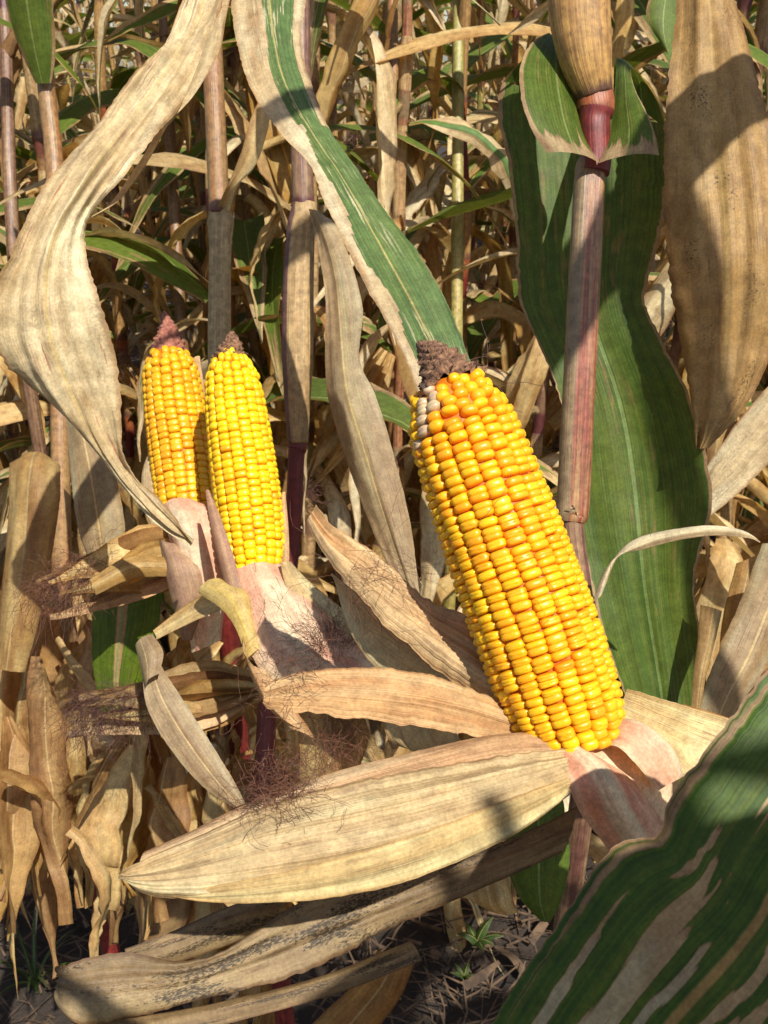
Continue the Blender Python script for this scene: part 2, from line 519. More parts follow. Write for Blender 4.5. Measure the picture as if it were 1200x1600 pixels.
TAN, TAN2, PALE = (0.5, 0.34, 0.165), (0.36, 0.21, 0.085), (0.66, 0.57, 0.4)
GRN = (0.035, 0.12, 0.02)
M = {
    'pale': leaf_mat('leaf_bleached', (0.56, 0.455, 0.275), (0.37, 0.26, 0.13), GRN, pale=(0.62, 0.545, 0.36), flecks=0.8, fleckcol=(0.27, 0.11, 0.09), transl=0.2, var=0.1, dirt=0.75, vein=0.5, spots=0.45, spotcol=(0.22, 0.16, 0.11), sp=0.4),
    'greypale': leaf_mat('leaf_grey_green', (0.42, 0.35, 0.21), (0.33, 0.24, 0.13), (0.2, 0.24, 0.14), gamt=0.42, patch=(3, 6), soft=0.2, pale=(0.45, 0.42, 0.28), flecks=0.5, transl=0.25, var=0.1),
    'center': leaf_mat('leaf_half_green', (0.5, 0.39, 0.22), (0.36, 0.24, 0.12), (0.062, 0.125, 0.035), gamt=0.98, patch=(14, 10), edge=0.15, pale=(0.58, 0.5, 0.33), flecks=0.9, fleckcol=(0.5, 0.45, 0.28), transl=0.2, var=0.06, soft=0.05, rib=(0.4, 0.33, 0.11), ribw=0.018, dirt=0.6, vein=0.5),
    'green': leaf_mat('leaf_deep_green', (0.4, 0.3, 0.15), (0.28, 0.17, 0.085), (0.048, 0.098, 0.008), gamt=0.98, patch=(9, 9), edge=0.22, flecks=0.5, fleckcol=(0.24, 0.15, 0.05), transl=0.3, var=0.06, rib=(0.17, 0.25, 0.07), ribw=0.02, dirt=0.3),
    'front': leaf_mat('leaf_striped', (0.3, 0.21, 0.11), (0.38, 0.29, 0.17), (0.034, 0.074, 0.008), gamt=0.96, patch=(30, 9), edge=0.0, pale=(0.36, 0.36, 0.24), flecks=0.8, fleckcol=(0.18, 0.085, 0.05), transl=0.2, var=0.05, rib=(0.3, 0.19, 0.075), ribw=0.024, soft=0.07, vein=0.5, dirt=0.6),
    'brown': leaf_mat('leaf_brown_spotted', (0.38, 0.235, 0.085), (0.28, 0.16, 0.055), GRN, pale=(0.42, 0.285, 0.12), spots=0.85, flecks=0.3, fleckcol=(0.12, 0.06, 0.03), transl=0.25, var=0.03, rib=(0.4, 0.27, 0.1), dirt=0.6, sp=0.39),
    'mould': leaf_mat('leaf_mouldy', (0.21, 0.145, 0.072), (0.14, 0.092, 0.048), GRN, pale=(0.28, 0.205, 0.105), spots=0.9, flecks=0.3, spotcol=(0.03, 0.022, 0.016), transl=0.1, var=0.05, dirt=0.9, sp=0.54, ribw=0.0),
    'dry': leaf_mat('leaf_dry_tan', (0.48, 0.32, 0.125), (0.32, 0.18, 0.06), GRN, pale=(0.56, 0.43, 0.2), transl=0.3, dirt=0.55),
    'gold': leaf_mat('leaf_dry_gold', (0.45, 0.27, 0.075), (0.29, 0.145, 0.042), GRN, pale=(0.52, 0.37, 0.14), transl=0.38, dirt=0.6),
    'rust': leaf_mat('leaf_dry_rust', (0.34, 0.19, 0.07), (0.22, 0.11, 0.045), GRN, pale=(0.42, 0.27, 0.11), transl=0.4, dirt=0.6),
    'mixed': leaf_mat('leaf_turning', (0.56, 0.44, 0.24), (0.42, 0.28, 0.13), (0.06, 0.15, 0.03), gamt=0.5, patch=(3.5, 5), edge=0.4, pale=(0.6, 0.5, 0.3), transl=0.3),
    'fgreen': leaf_mat('leaf_field_green', (0.5, 0.4, 0.2), (0.38, 0.25, 0.12), (0.07, 0.13, 0.02), gamt=0.8, patch=(4, 6), edge=0.4, transl=0.35, rib=(0.25, 0.3, 0.1)),
    'husk': leaf_mat('husk_cream', (0.55, 0.42, 0.215), (0.42, 0.29, 0.135), GRN, pale=(0.58, 0.5, 0.28), ribw=0.0, transl=0.15, var=0.06, vein=0.9, flecks=0.35, lines=60.0, dirt=0.6, spots=0.5, sp=0.2),
    'huskpink': leaf_mat('husk_pink_tan', (0.52, 0.33, 0.17), (0.42, 0.23, 0.11), GRN, pale=(0.58, 0.42, 0.24), ribw=0.0, transl=0.15, var=0.06, vein=1.0, flecks=0.25, lines=48.0, dirt=0.4),
    'huskrose': leaf_mat('husk_rose_cream', (0.68, 0.44, 0.31), (0.6, 0.25, 0.16), GRN, pale=(0.72, 0.6, 0.42), ribw=0.0, transl=0.2, var=0.06, vein=0.6, flecks=0.15, streaks=4.0, dirt=0.2),
    'huskred': leaf_mat('husk_salmon', (0.68, 0.4, 0.25), (0.66, 0.5, 0.33), GRN, pale=(0.7, 0.56, 0.4), ribw=0.0, transl=0.18, var=0.06, vein=0.6, flecks=0.15, streaks=5.0, dirt=0.2),
    'huskpurple': leaf_mat('husk_purple', (0.27, 0.155, 0.12), (0.38, 0.26, 0.16), GRN, ribw=0.0, transl=0.2, var=0.1, flecks=0.2),
    'huskyellow': leaf_mat('husk_yellow', (0.56, 0.42, 0.12), (0.5, 0.36, 0.14), GRN, pale=(0.62, 0.52, 0.26), ribw=0.0, transl=0.25, var=0.1),
    'cane_red': stalk_mat('cane_red', (0.2, 0.025, 0.02), (0.12, 0.015, 0.014), (0.26, 0.075, 0.025), speck=0.45, rough=0.48),
    'cane_tan': stalk_mat('cane_tan', (0.36, 0.25, 0.11), (0.26, 0.155, 0.07), (0.16, 0.08, 0.04), speck=0.6),
    'cane_rust': stalk_mat('cane_rust', (0.26, 0.115, 0.045), (0.23, 0.15, 0.06), (0.13, 0.04, 0.025), speck=0.6),
    'cane_purple': stalk_mat('cane_purple', (0.13, 0.055, 0.045), (0.26, 0.165, 0.09), (0.08, 0.02, 0.022), speck=0.5),
    'cane_green': stalk_mat('cane_green', (0.26, 0.26, 0.07), (0.36, 0.28, 0.1), (0.14, 0.05, 0.03)),
    'cane_pink': stalk_mat('cane_pink', (0.2, 0.048, 0.03), (0.28, 0.17, 0.08), (0.2, 0.14, 0.075), speck=0.6),
    'sheath': stalk_mat('sheath_tan', (0.46, 0.33, 0.16), (0.36, 0.23, 0.1), (0.17, 0.085, 0.07), speck=0.5, rough=0.6),
    'sheath_gold': stalk_mat('sheath_gold', (0.42, 0.25, 0.075), (0.25, 0.135, 0.045), (0.09, 0.04, 0.022), speck=0.6, rough=0.55),
    'sheath_grey': stalk_mat('sheath_grey', (0.42, 0.31, 0.15), (0.33, 0.22, 0.1), (0.2, 0.12, 0.07), speck=0.4, rough=0.6),
    'dry_sheath': stalk_mat('sheath_dry', (0.42, 0.29, 0.14), (0.3, 0.18, 0.08), (0.14, 0.07, 0.04), speck=0.6, rough=0.65),
    'gold_sheath': stalk_mat('sheath_ochre', (0.38, 0.23, 0.08), (0.27, 0.15, 0.05), (0.12, 0.05, 0.03), speck=0.6, rough=0.65),
    'kern_a': kernel_mat('kernel_orange', (0.9, 0.46, 0.01), (0.74, 0.21, 0.004), 1.0),
    'kern_a2': kernel_mat('kernel_deep_orange', (0.88, 0.37, 0.008), (0.7, 0.16, 0.003)),
    'kern_b': kernel_mat('kernel_yellow', (0.88, 0.53, 0.008), (0.74, 0.3, 0.004)),
    'kern_c': kernel_mat('kernel_amber', (0.78, 0.4, 0.01), (0.56, 0.16, 0.004)),
    'kern_dead': kernel_mat('kernel_blighted', (0.55, 0.4, 0.24), (0.36, 0.2, 0.1)),
    'core': plain_mat('cob_core', (0.62, 0.17, 0.008), (0.5, 0.11, 0.006), 120.0, 0.5),
    'chaff': plain_mat('cob_chaff', (0.4, 0.21, 0.11), (0.085, 0.035, 0.022), 420.0, 0.9, 1.0, 0.003),
    'chaff_red': plain_mat('cob_chaff_red', (0.4, 0.16, 0.1), (0.2, 0.06, 0.042), 260.0, 0.85, 0.8, 0.001),
    'silk': plain_mat('silk_brown', (0.2, 0.08, 0.04), (0.085, 0.032, 0.02), 90.0, 0.5, 0.0),
    'silk_dark': plain_mat('silk_dark', (0.07, 0.03, 0.025), (0.16, 0.07, 0.045), 90.0, 0.6, 0.0),
    'soil': plain_mat('soil', (0.055, 0.038, 0.026), (0.022, 0.016, 0.012), 18.0, 0.95, 1.0, 0.03, 8.0),
    'litter': plain_mat('litter', (0.14, 0.085, 0.045), (0.04, 0.025, 0.015), 30.0, 0.85, 0.3),
    'weed': leaf_mat('weed_green', (0.2, 0.2, 0.06), (0.15, 0.12, 0.05), (0.018, 0.05, 0.008), gamt=0.95, transl=0.25),
}

# ------------------------------------------------------------------ ground
def ground():
    mb = MB()
    xs = [-40, -20, -10, -6, -4] + [-3 + i * 0.06 for i in range(101)] + [4, 6, 10, 20, 40]
    ys = [-20, -8, -3, -1] + [-0.6 + i * 0.06 for i in range(91)] + [6, 8, 12, 20, 40, 90]
    rows, uvs, tn = [], [], []
    for y in ys:
        rows.append([Vector((x, y, -0.03 + 0.05 * noise.fractal(Vector((x * 3.1, y * 3.1, 0.3)), 1.0, 2.0, 5) if abs(x) < 5 and -2 < y < 7 else -0.03)) for x in xs])
        uvs.append([(x, y) for x in xs])
        tn.append([0.0] * len(xs))
    mb.grid(rows, uvs, tn)
    o = mb.obj('ground', M['soil'])
    o['kind'] = 'structure'
    o['label'] = 'dark soil between the maize rows'
    # litter of broken leaf strips, uncountable
    mb = MB()
    r = random.Random(3)
    for i in range(16000):
        y = r.uniform(0.3, 4.5)
        x = r.uniform(-0.35 - 0.5 * y, 0.35 + 0.5 * y)
        z = 0.002 + r.random() ** 2 * 0.035
        a = r.uniform(0, math.pi)
        ln, wd = r.uniform(0.015, 0.09), r.uniform(0.0006, 0.0022) * (4 if r.random() < 0.06 else 1)
        d = Vector((math.cos(a), math.sin(a), r.uniform(-0.25, 0.25)))
        s_ = Vector((-d.y, d.x, r.uniform(-0.5, 0.5))) * wd
        c = Vector((x, y, z))
        m_ = c + Vector((r.uniform(-1, 1), r.uniform(-1, 1), r.uniform(0, 1))) * ln * 0.12
        mb.grid([[c - d * ln * .5 - s_, c - d * ln * .5 + s_], [m_ - s_, m_ + s_], [c + d * ln * .5 - s_ * .4, c + d * ln * .5 + s_ * .4]],
                [[(0, 0), (1, 0)]] * 3, [[0, 0]] * 3)
    o = mb.obj('litter', M['litter'], kind='stuff')
    o['label'] = 'broken dry leaf and straw litter on the soil'


ground()


# ------------------------------------------------------------------ pool of shared field leaves
def pool_leaf(kind, seed):
    r = random.Random(seed)
    nv, nu = 30, 7
    ln = r.uniform(0.4, 0.7)
    wd = r.uniform(0.05, 0.09)
    a = R(r.uniform(18, 35))
    if kind == 'arch':
        aend = R(r.uniform(120, 172))
        knee = r.uniform(0.25, 0.5)
        sharp = 4.0
    elif kind == 'droop':
        aend = R(r.uniform(155, 178))
        knee = r.uniform(0.14, 0.3)
        sharp = 9.0
        wd *= 0.85
    else:
        aend = R(r.uniform(168, 185))
        knee = r.uniform(0.05, 0.12)
        sharp = 16.0
        wd *= 0.75
    yaw = 0.0
    yawr = r.uniform(-1.2, 1.2) * (0.5 if kind == 'arch' else 1.0)
    tw_end = r.uniform(-1, 1) * (0.7 if kind == 'arch' else 2.6)
    fold = r.uniform(0.15, 0.4)
    p = Vector((0.009, 0, 0))
    L, Rr = [], []
    for i in range(nv):
        s = i / (nv - 1)
        ang = a + (aend - a) / (1 + math.exp(-(s - knee) * sharp))
        ang += 0.25 * noise.noise(Vector((s * 4, seed * 1.7, 0))) * (1 if kind != 'arch' else 0.4)
        yaw = yawr * s
        d = Vector((math.sin(ang) * math.cos(yaw), math.sin(ang) * math.sin(yaw), math.cos(ang)))
        side = Vector((-math.sin(yaw), math.cos(yaw), 0))
        up = side.cross(d)
        tw = tw_end * max(0, s - 0.15) + 0.5 * noise.noise(Vector((s * 3, seed * 3.7, 5))) * (1 if kind != 'arch' else 0.3)
        sd = side * math.cos(tw) + up * math.sin(tw)
        wv = wd * min(1.0, 0.35 + s * 3.5) * (1 - max(0, (s - 0.35) / 0.65) ** 1.7) * (1 + 0.25 * (noise.noise(Vector((s * 6, seed * 2.1, 9)))))
        wv = max(wv, 0.002)
        L.append(p - sd * wv * 0.5)
        Rr.append(p + sd * wv * 0.5)
        p = p + d * (ln / (nv - 1))
    mb = MB()
    cr = 0.03 if kind == 'arch' else 0.09
    sweep(mb, L, Rr, [-fold * (0.5 if kind == 'arch' else 0.9) * (1 if r.random() < .7 else -1)] * nv, nu, 0.06 if kind == 'arch' else 0.09, r.uniform(22, 40), seed * 1.3, cr, 0.0, (lambda u, v: max(0, v - 0.6) * 0.9) if kind == 'arch' else None, 1.0, 0.8, 0.03)
    return mb


POOL = {}
for kind, mats, cnt in (('arch', ('fgreen', 'fgreen', 'mixed', 'fgreen'), 12), ('archdry', ('dry', 'mixed', 'pale'), 6), ('droop', ('dry', 'gold', 'pale', 'mixed', 'dry', 'pale'), 18), ('hang', ('gold', 'dry', 'pale', 'dry', 'rust', 'mixed'), 18)):
    POOL[kind] = [pool_leaf('arch' if kind == 'archdry' else kind, i * 7 + len(kind) * 31).mesh('leaf_' + kind, M[mats[i % len(mats)]]) for i in range(cnt)]

def shred(seed):
    r = random.Random(seed)
    nv = 22
    ln, wd = r.uniform(0.18, 0.42), r.uniform(0.014, 0.034)
    p = Vector((0.008, 0, 0))
    ang, yaw, tw = R(r.uniform(40, 120)), 0.0, r.uniform(-1, 1)
    L, Rr = [], []
    for i in range(nv):
        f = i / (nv - 1)
        ang += (R(172) - ang) * 0.16 + r.uniform(-.22, .22)
        yaw += r.uniform(-.2, .2)
        tw += r.uniform(-.3, .3)
        d = Vector((math.sin(ang) * math.cos(yaw), math.sin(ang) * math.sin(yaw), math.cos(ang)))
        sd = Vector((-math.sin(yaw), math.cos(yaw), 0))
        sd = sd * math.cos(tw) + sd.cross(d) * math.sin(tw)
        wv = wd * (0.35 + 0.65 * math.sin(min(1, f * 1.1 + .1) * math.pi)) * r.uniform(.75, 1.2) * (1 - f ** 5) + 0.001
        L.append(p - sd * wv * .5)
        Rr.append(p + sd * wv * .5)
        p = p + d * (ln / nv)
    mb = MB()
    sweep(mb, L, Rr, [r.choice((-.5, .5, -.3))] * nv, 5, 0.1, 50, seed, 0.1, 0, None, 1.0, 0.7, 0.05)
    return mb


POOL['shred'] = [shred(700 + i).mesh('leaf_shred', M[('pale', 'dry', 'gold', 'dry', 'pale', 'rust', 'mixed', 'dry')[i % 8]]) for i in range(24)]
STALKS = []
for i, mt in enumerate(('cane_tan', 'cane_rust', 'cane_purple', 'cane_red', 'cane_green', 'sheath', 'cane_rust', 'cane_tan', 'cane_pink')):
    r = random.Random(50 + i)
    mb = MB()
    nodes = []
    z = 0.0
    pts, rad, tn = [], [], []
    lean = Vector((r.uniform(-.06, .06), r.uniform(-.06, .06), 0))
    while z < 2.25:
        nodes.append(z)
        z += r.uniform(0.11, 0.17)
    N_ = 110
    P, rr_, tt_ = [], [], []
    for j in range(N_):
        zz = 2.3 * j / (N_ - 1)
        base = 0.0098 * (1 - 0.5 * zz / 2.3)
        dn = min(abs(zz - q) for q in nodes)
        zig = 0.004 * math.sin(zz * 18 + i)
        P.append(lean * zz + Vector((zig, 0.004 * noise.noise(Vector((zz * 3, i, 0))), zz)))
        rr_.append(base * (1 + 0.22 * math.exp(-(dn / 0.012) ** 2)))
        tt_.append(math.exp(-(dn / 0.02) ** 2))
    rows, uvs, tns = [], [], []
    n = 9
    cover = [r.uniform(0.3, 1.0) if r.random() < 0.75 else 0.0 for q in nodes]
    shj = []
    for j in range(N_):
        zz = P[j].z
        q = max(k_ for k_ in range(len(nodes)) if nodes[k_] <= zz + 1e-6)
        top = nodes[q + 1] if q + 1 < len(nodes) else 2.4
        f = (zz - nodes[q]) / (top - nodes[q])
        s_on = f < cover[q]
        shj.append(s_on)
        if s_on:
            rr_[j] *= 1.22 + 0.2 * f
    for j in range(N_):
        rows.append([P[j] * 1.0 + Vector((math.cos(2 * math.pi * q / n), math.sin(2 * math.pi * q / n), 0)) * (rr_[j] * 0.12 * noise.noise(Vector((q * 1.3, P[j].z * 25, i)))) + Vector((0, 0, 0)) if False else P[j] + Vector((math.cos(2 * math.pi * q / n), math.sin(2 * math.pi * q / n), 0)) * rr_[j] for q in range(n)])
        uvs.append([(abs(2 * q / n - 1), P[j].z) for q in range(n)])
        tns.append([tt_[j]] * n)
    mb.grid(rows, uvs, tns, close=True)
    me = mb.mesh('stalk', M[mt])
    me.materials.append(M[('dry_sheath', 'sheath_grey', 'sheath', 'gold_sheath')[i % 4]])
    me.polygons.foreach_set('material_index', [1 if shj[min(N_ - 1, (p // n))] else 0 for p in range(len(me.polygons))])
    STALKS.append((me, nodes, lean))


def husk_ear_mesh(seed, mt):
    """a closed ear: overlapping dry husks drawn to a point"""
    r = random.Random(seed)
    mb = MB()
    ln, rad = r.uniform(0.2, 0.25), r.uniform(0.024, 0.03)
    for k in range(6):
        a0 = k * 2.4 + r.uniform(-.3, .3)
        L, Rr = [], []
        nv = 18
        le = ln * r.uniform(0.85, 1.12)
        flare = r.uniform(0.0, 0.02)
        for i in range(nv):
            s = i / (nv - 1)
            rr = rad * (0.35 + 0.65 * math.sin(min(1, s * 1.8) * math.pi / 2)) * (1 - max(0, s - 0.55) / 0.45 * 0.85) + 0.0012 * k + flare * max(0, s - .7)
            half = 0.85 * (1 - max(0, s - 0.6) / 0.4 * 0.8)
            pl = [Vector((math.cos(a0 + q * half) * rr, math.sin(a0 + q * half) * rr, s * le)) for q in (-1, 1)]
            L.append(pl[0])
            Rr.append(pl[1])
        sweep(mb, L, Rr, [-0.22] * nv, 7, 0.05, 40, seed + k, 0.04, 0, None)
    return mb.mesh('husk', M[mt])


HUSKS = [husk_ear_mesh(i * 5 + 1, ('dry', 'husk', 'gold', 'huskpink')[i % 4]) for i in range(4)]


def silk_mb(mb, root, d, n, ln, spread, r, rad=0.00016, droop=0.5, root_r=0.006, curl=1.0):
    for i in range(n):
        p = root + Vector((r.gauss(0, 1), r.gauss(0, 1), r.gauss(0, 1))) * root_r
        v = (d + Vector((r.gauss(0, 1), r.gauss(0, 1), r.gauss(0, 1))) * spread).normalized()
        L_ = ln * r.uniform(0.4, 1.1)
        pts = []
        st = 7
        for k in range(st):
            pts.append(p)
            v = (v + Vector((r.gauss(0, 1), r.gauss(0, 1), r.gauss(0, 1))) * 0.33 * curl + Vector((0, 0, -droop * 0.2))).normalized()
            p = p + v * (L_ / st)
        b = len(mb.v)
        for k in range(st):
            t_ = (pts[min(k + 1, st - 1)] - pts[max(k - 1, 0)]).normalized()
            X = t_.orthogonal().normalized()
            Y = t_.cross(X)
            for q in range(3):
                a = 2.094 * q
                mb.v.append(pts[k] + (X * math.cos(a) + Y * math.sin(a)) * rad)
                mb.uv.append((q / 3, k / st))
                mb.t.append(0)
        for k in range(st - 1):
            for q in range(3):
                a, c = b + k * 3 + q, b + k * 3 + (q + 1) % 3
                mb.f.append((a, c, c + 3, a + 3))


sm = MB()
silk_mb(sm, Vector((0, 0, 0.23)), Vector((0, 0, 1)), 60, 0.06, 0.5, random.Random(9), rad=0.0004, droop=2.0)
SILK_FIELD = sm.mesh('silk', M['silk_dark'])


def put(name, mesh, parent, mtx):
    o = bpy.data.objects.new(name, mesh)
    link(o, parent)
    o.matrix_basis = mtx
    return o


def field_leaves(root, nodes, lean, r, zmin=0.1, zmax=2.2, az=None, dens=1.0, greenz=1.25, scale=1.0, skip=(), extra=1.0):
    az = r.uniform(0, 2 * math.pi) if az is None else az
    for k, z in enumerate(nodes):
        az += math.pi + r.uniform(-.5, .5)
        if z < zmin or z > zmax or r.random() > dens or k in skip:
            continue
        gz = greenz + r.uniform(-.45, .3)
        if z > gz:
            kind = 'arch' if r.random() < 0.88 else 'archdry'
        elif z > gz - 0.45:
            kind = r.choice(('droop', 'archdry', 'droop', 'arch'))
        else:
            kind = r.choice(('hang', 'droop', 'hang'))
        me = r.choice(POOL[kind])
        s_ = r.uniform(0.6, 1.05) * scale
        for q in range(2 if extra > 0.5 else 0):
            z2 = z + r.uniform(-.08, .08)
            put('leaf', r.choice(POOL['shred']), root, Matrix.Translation(lean * z2 + Vector((0, 0, z2))) @ Matrix.Rotation(r.uniform(0, 6.28), 4, 'Z') @ Matrix.Rotation(r.uniform(-.5, .5), 4, 'X') @ Matrix.Scale(r.uniform(.8, 1.3), 4))
        if z < 1.25 and r.random() < 0.75 * extra:
            z2 = z + r.uniform(-.05, .06)
            put('leaf', r.choice(POOL[r.choice(('droop', 'hang', 'droop'))]), root, Matrix.Translation(lean * z2 + Vector((0, 0, z2))) @ Matrix.Rotation(r.uniform(0, 6.28), 4, 'Z') @ Matrix.Rotation(r.uniform(-.35, .35), 4, 'X') @ Matrix.Diagonal((s_ * .9, s_, s_ * .8, 1)))
        put('leaf', me, root, Matrix.Translation(lean * z + Vector((0, 0, z))) @ Matrix.Rotation(az, 4, 'Z') @ Matrix.Rotation(r.uniform(-.3, .3), 4, 'X') @ Matrix.Diagonal((s_, s_, s_ * (0.75 if kind == 'hang' and z < 0.5 else 1), 1)))


def field_plant(x, y, r, label, group, greenz=1.25, dens=1.0, extra=1.0, zmax=2.2):
    root = empty('maize_plant', (x, y, -0.02), label, 'maize plant', group)
    root.rotation_euler = (r.uniform(-.06, .06), r.uniform(-.07, .07), r.uniform(0, 6.28))
    si = r.randrange(len(STALKS))
    me, nodes, lean = STALKS[si]
    root['label'] = label.replace('drying', STEM[si] + '-stemmed')
    put('stalk', me, root, Matrix.Identity(4))
    field_leaves(root, nodes, lean, r, dens=dens, greenz=greenz, extra=extra, zmax=zmax)
    if r.random() < 0.7:
        z = r.choice([q for q in nodes if 0.7 < q < 1.2])
        m = Matrix.Translation(lean * z + Vector((0, 0, z))) @ Matrix.Rotation(r.uniform(0, 6.28), 4, 'Z') @ Matrix.Translation((0.018, 0, 0)) @ Matrix.Rotation(R(r.choice((25, 40, 150, 165))), 4, 'Y')
        h = put('ear_husk', r.choice(HUSKS), root, m)
        put('silk', SILK_FIELD, h, Matrix.Identity(4))
    return root


STEM = ['tan', 'rust', 'purplish', 'red', 'yellow-green', 'straw', 'rust', 'tan', 'reddish']
ORD = ['first', 'second', 'third', 'fourth', 'fifth', 'sixth', 'seventh', 'eighth', 'ninth', 'tenth', 'eleventh', 'twelfth', 'thirteenth', 'fourteenth', 'fifteenth', 'sixteenth', 'seventeenth', 'eighteenth']
fr = random.Random(11)
ROWS = [(1.35, 'row just behind the three bare ears'), (1.75, 'second row back'), (2.15, 'third row back'), (2.6, 'far rows'), (3.2, 'far rows'), (3.8, 'far rows'), (4.5, 'far rows'), (5.2, 'far rows')]
for y, where in ROWS:
    half = 0.3 + 0.44 * y
    x = -half + fr.uniform(0, .15)
    nth = 0
    while x < half:
        nth += 1
        lab = 'drying maize plant, ' + ORD[min(nth, 18) - 1] + ' from left in the ' + where if y < 2.3 else 'drying maize plant crowded among others in the ' + where
        field_plant(x, y + fr.uniform(-.12, .12), fr, lab, 'maize plants in the ' + where, greenz=0.98, extra=1.0 if y < 2.7 else 0.5, dens=1.0 if y < 3.4 else 0.85, zmax=1.66 if y < 2.7 else 1.85)
        x += fr.uniform(0.13, 0.22) * (1.0 if y < 3 else 1.3)


def far_mass():
    """the field beyond: too many stems and leaves to count"""
    mb = MB()
    r = random.Random(21)
    cache = {}
    for i in range(420):
        y = r.uniform(5.6, 14)
        x = r.uniform(-.5 - .45 * y, .5 + .45 * y)
        for k in range(9):
            z = r.uniform(.4, 2.5)
            kind = 'arch' if r.random() < 0.55 else 'droop'
            key = (kind, r.randrange(5))
            if key not in cache:
                cache[key] = pool_leaf(kind, 900 + len(cache) * 3)
            src = cache[key]
            m = Matrix.Translation((x, y, z)) @ Matrix.Rotation(r.uniform(0, 6.28), 4, 'Z')
            b = len(mb.v)
            nu, st = 7, 3
            vs_ = [0, 3, 6]
            idx = [ii * nu + jj for ii in range(0, 30, st) for jj in vs_]
            nn = len(idx) // 3
            for q in idx:
                mb.v.append(m @ src.v[q])
                mb.uv.append(src.uv[q])
                mb.t.append(0.0 if kind == 'arch' else 0.7)
            for ii in range(nn - 1):
                for jj in range(2):
                    a = b + ii * 3 + jj
                    mb.f.append((a, a + 1, a + 4, a + 3))
        tube(mb, [Vector((x, y, 0)), Vector((x + r.uniform(-.1, .1), y, 2.2))], [0.012, 0.006], n=5, nv=2, cap=False, tone=lambda a_, b_: 1.0)
    o = mb.obj('far_field', M['mixed'], kind='stuff')
    o['label'] = 'distant mass of maize stems and leaves'


far_mass()


# ------------------------------------------------------------------ ears with bare kernels
def kernel_mesh(name, mat, creases, n=16, rings=7, sq=0.6):
    vs_, fs, cr = [], [], []
    vs_.append((0, 0, 1.0 - (0.16 if creases == 1 else 0.0)))
    cr.append(1.0)
    for k in range(1, rings + 1):
        al = k / rings * R(118)
        rho = math.sin(min(al, math.pi / 2)) ** 0.72 if al < math.pi / 2 else 1.0 - 0.2 * (al - math.pi / 2) ** 1.2
        z = math.cos(al)
        z = math.copysign(abs(z) ** 0.68, z)
        for q in range(n):
            a = 2 * math.pi * q / n
            cx, cy = math.cos(a), math.sin(a)
            x = math.copysign(abs(cx) ** sq, cx) * rho
            y = math.copysign(abs(cy) ** sq, cy) * rho
            zz = z
            if creases and al < math.pi / 2:
                fade = max(0, 1 - rho ** 4)
                if creases == 1:
                    zz -= 0.16 * math.exp(-(y / 0.25) ** 2) * fade
                elif creases == 2:
                    zz -= (0.12 * math.exp(-((y - 0.3) / 0.16) ** 2) + 0.12 * math.exp(-((y + 0.3) / 0.16) ** 2)) * fade
                else:
                    zz -= (0.15 * math.exp(-((y + 0.25 + 0.25 * x) / 0.2) ** 2)) * fade
            vs_.append((x, y, zz))
            cr.append(max(0.0, min(1.0, 0.25 + 0.75 * z)))
    for q in range(n):
        fs.append((0, 1 + q, 1 + (q + 1) % n))
    for k in range(rings - 1):
        for q in range(n):
            a = 1 + k * n + q
            b = 1 + k * n + (q + 1) % n
            fs.append((a, a + n, b + n, b))
    me = bpy.data.meshes.new(name)
    me.from_pydata(vs_, [], fs)
    at_ = me.attributes.new('crown', 'FLOAT', 'POINT')
    at_.data.foreach_set('value', cr)
    me.polygons.foreach_set('use_smooth', [True] * len(me.polygons))
    me.materials.append(mat)
    return me


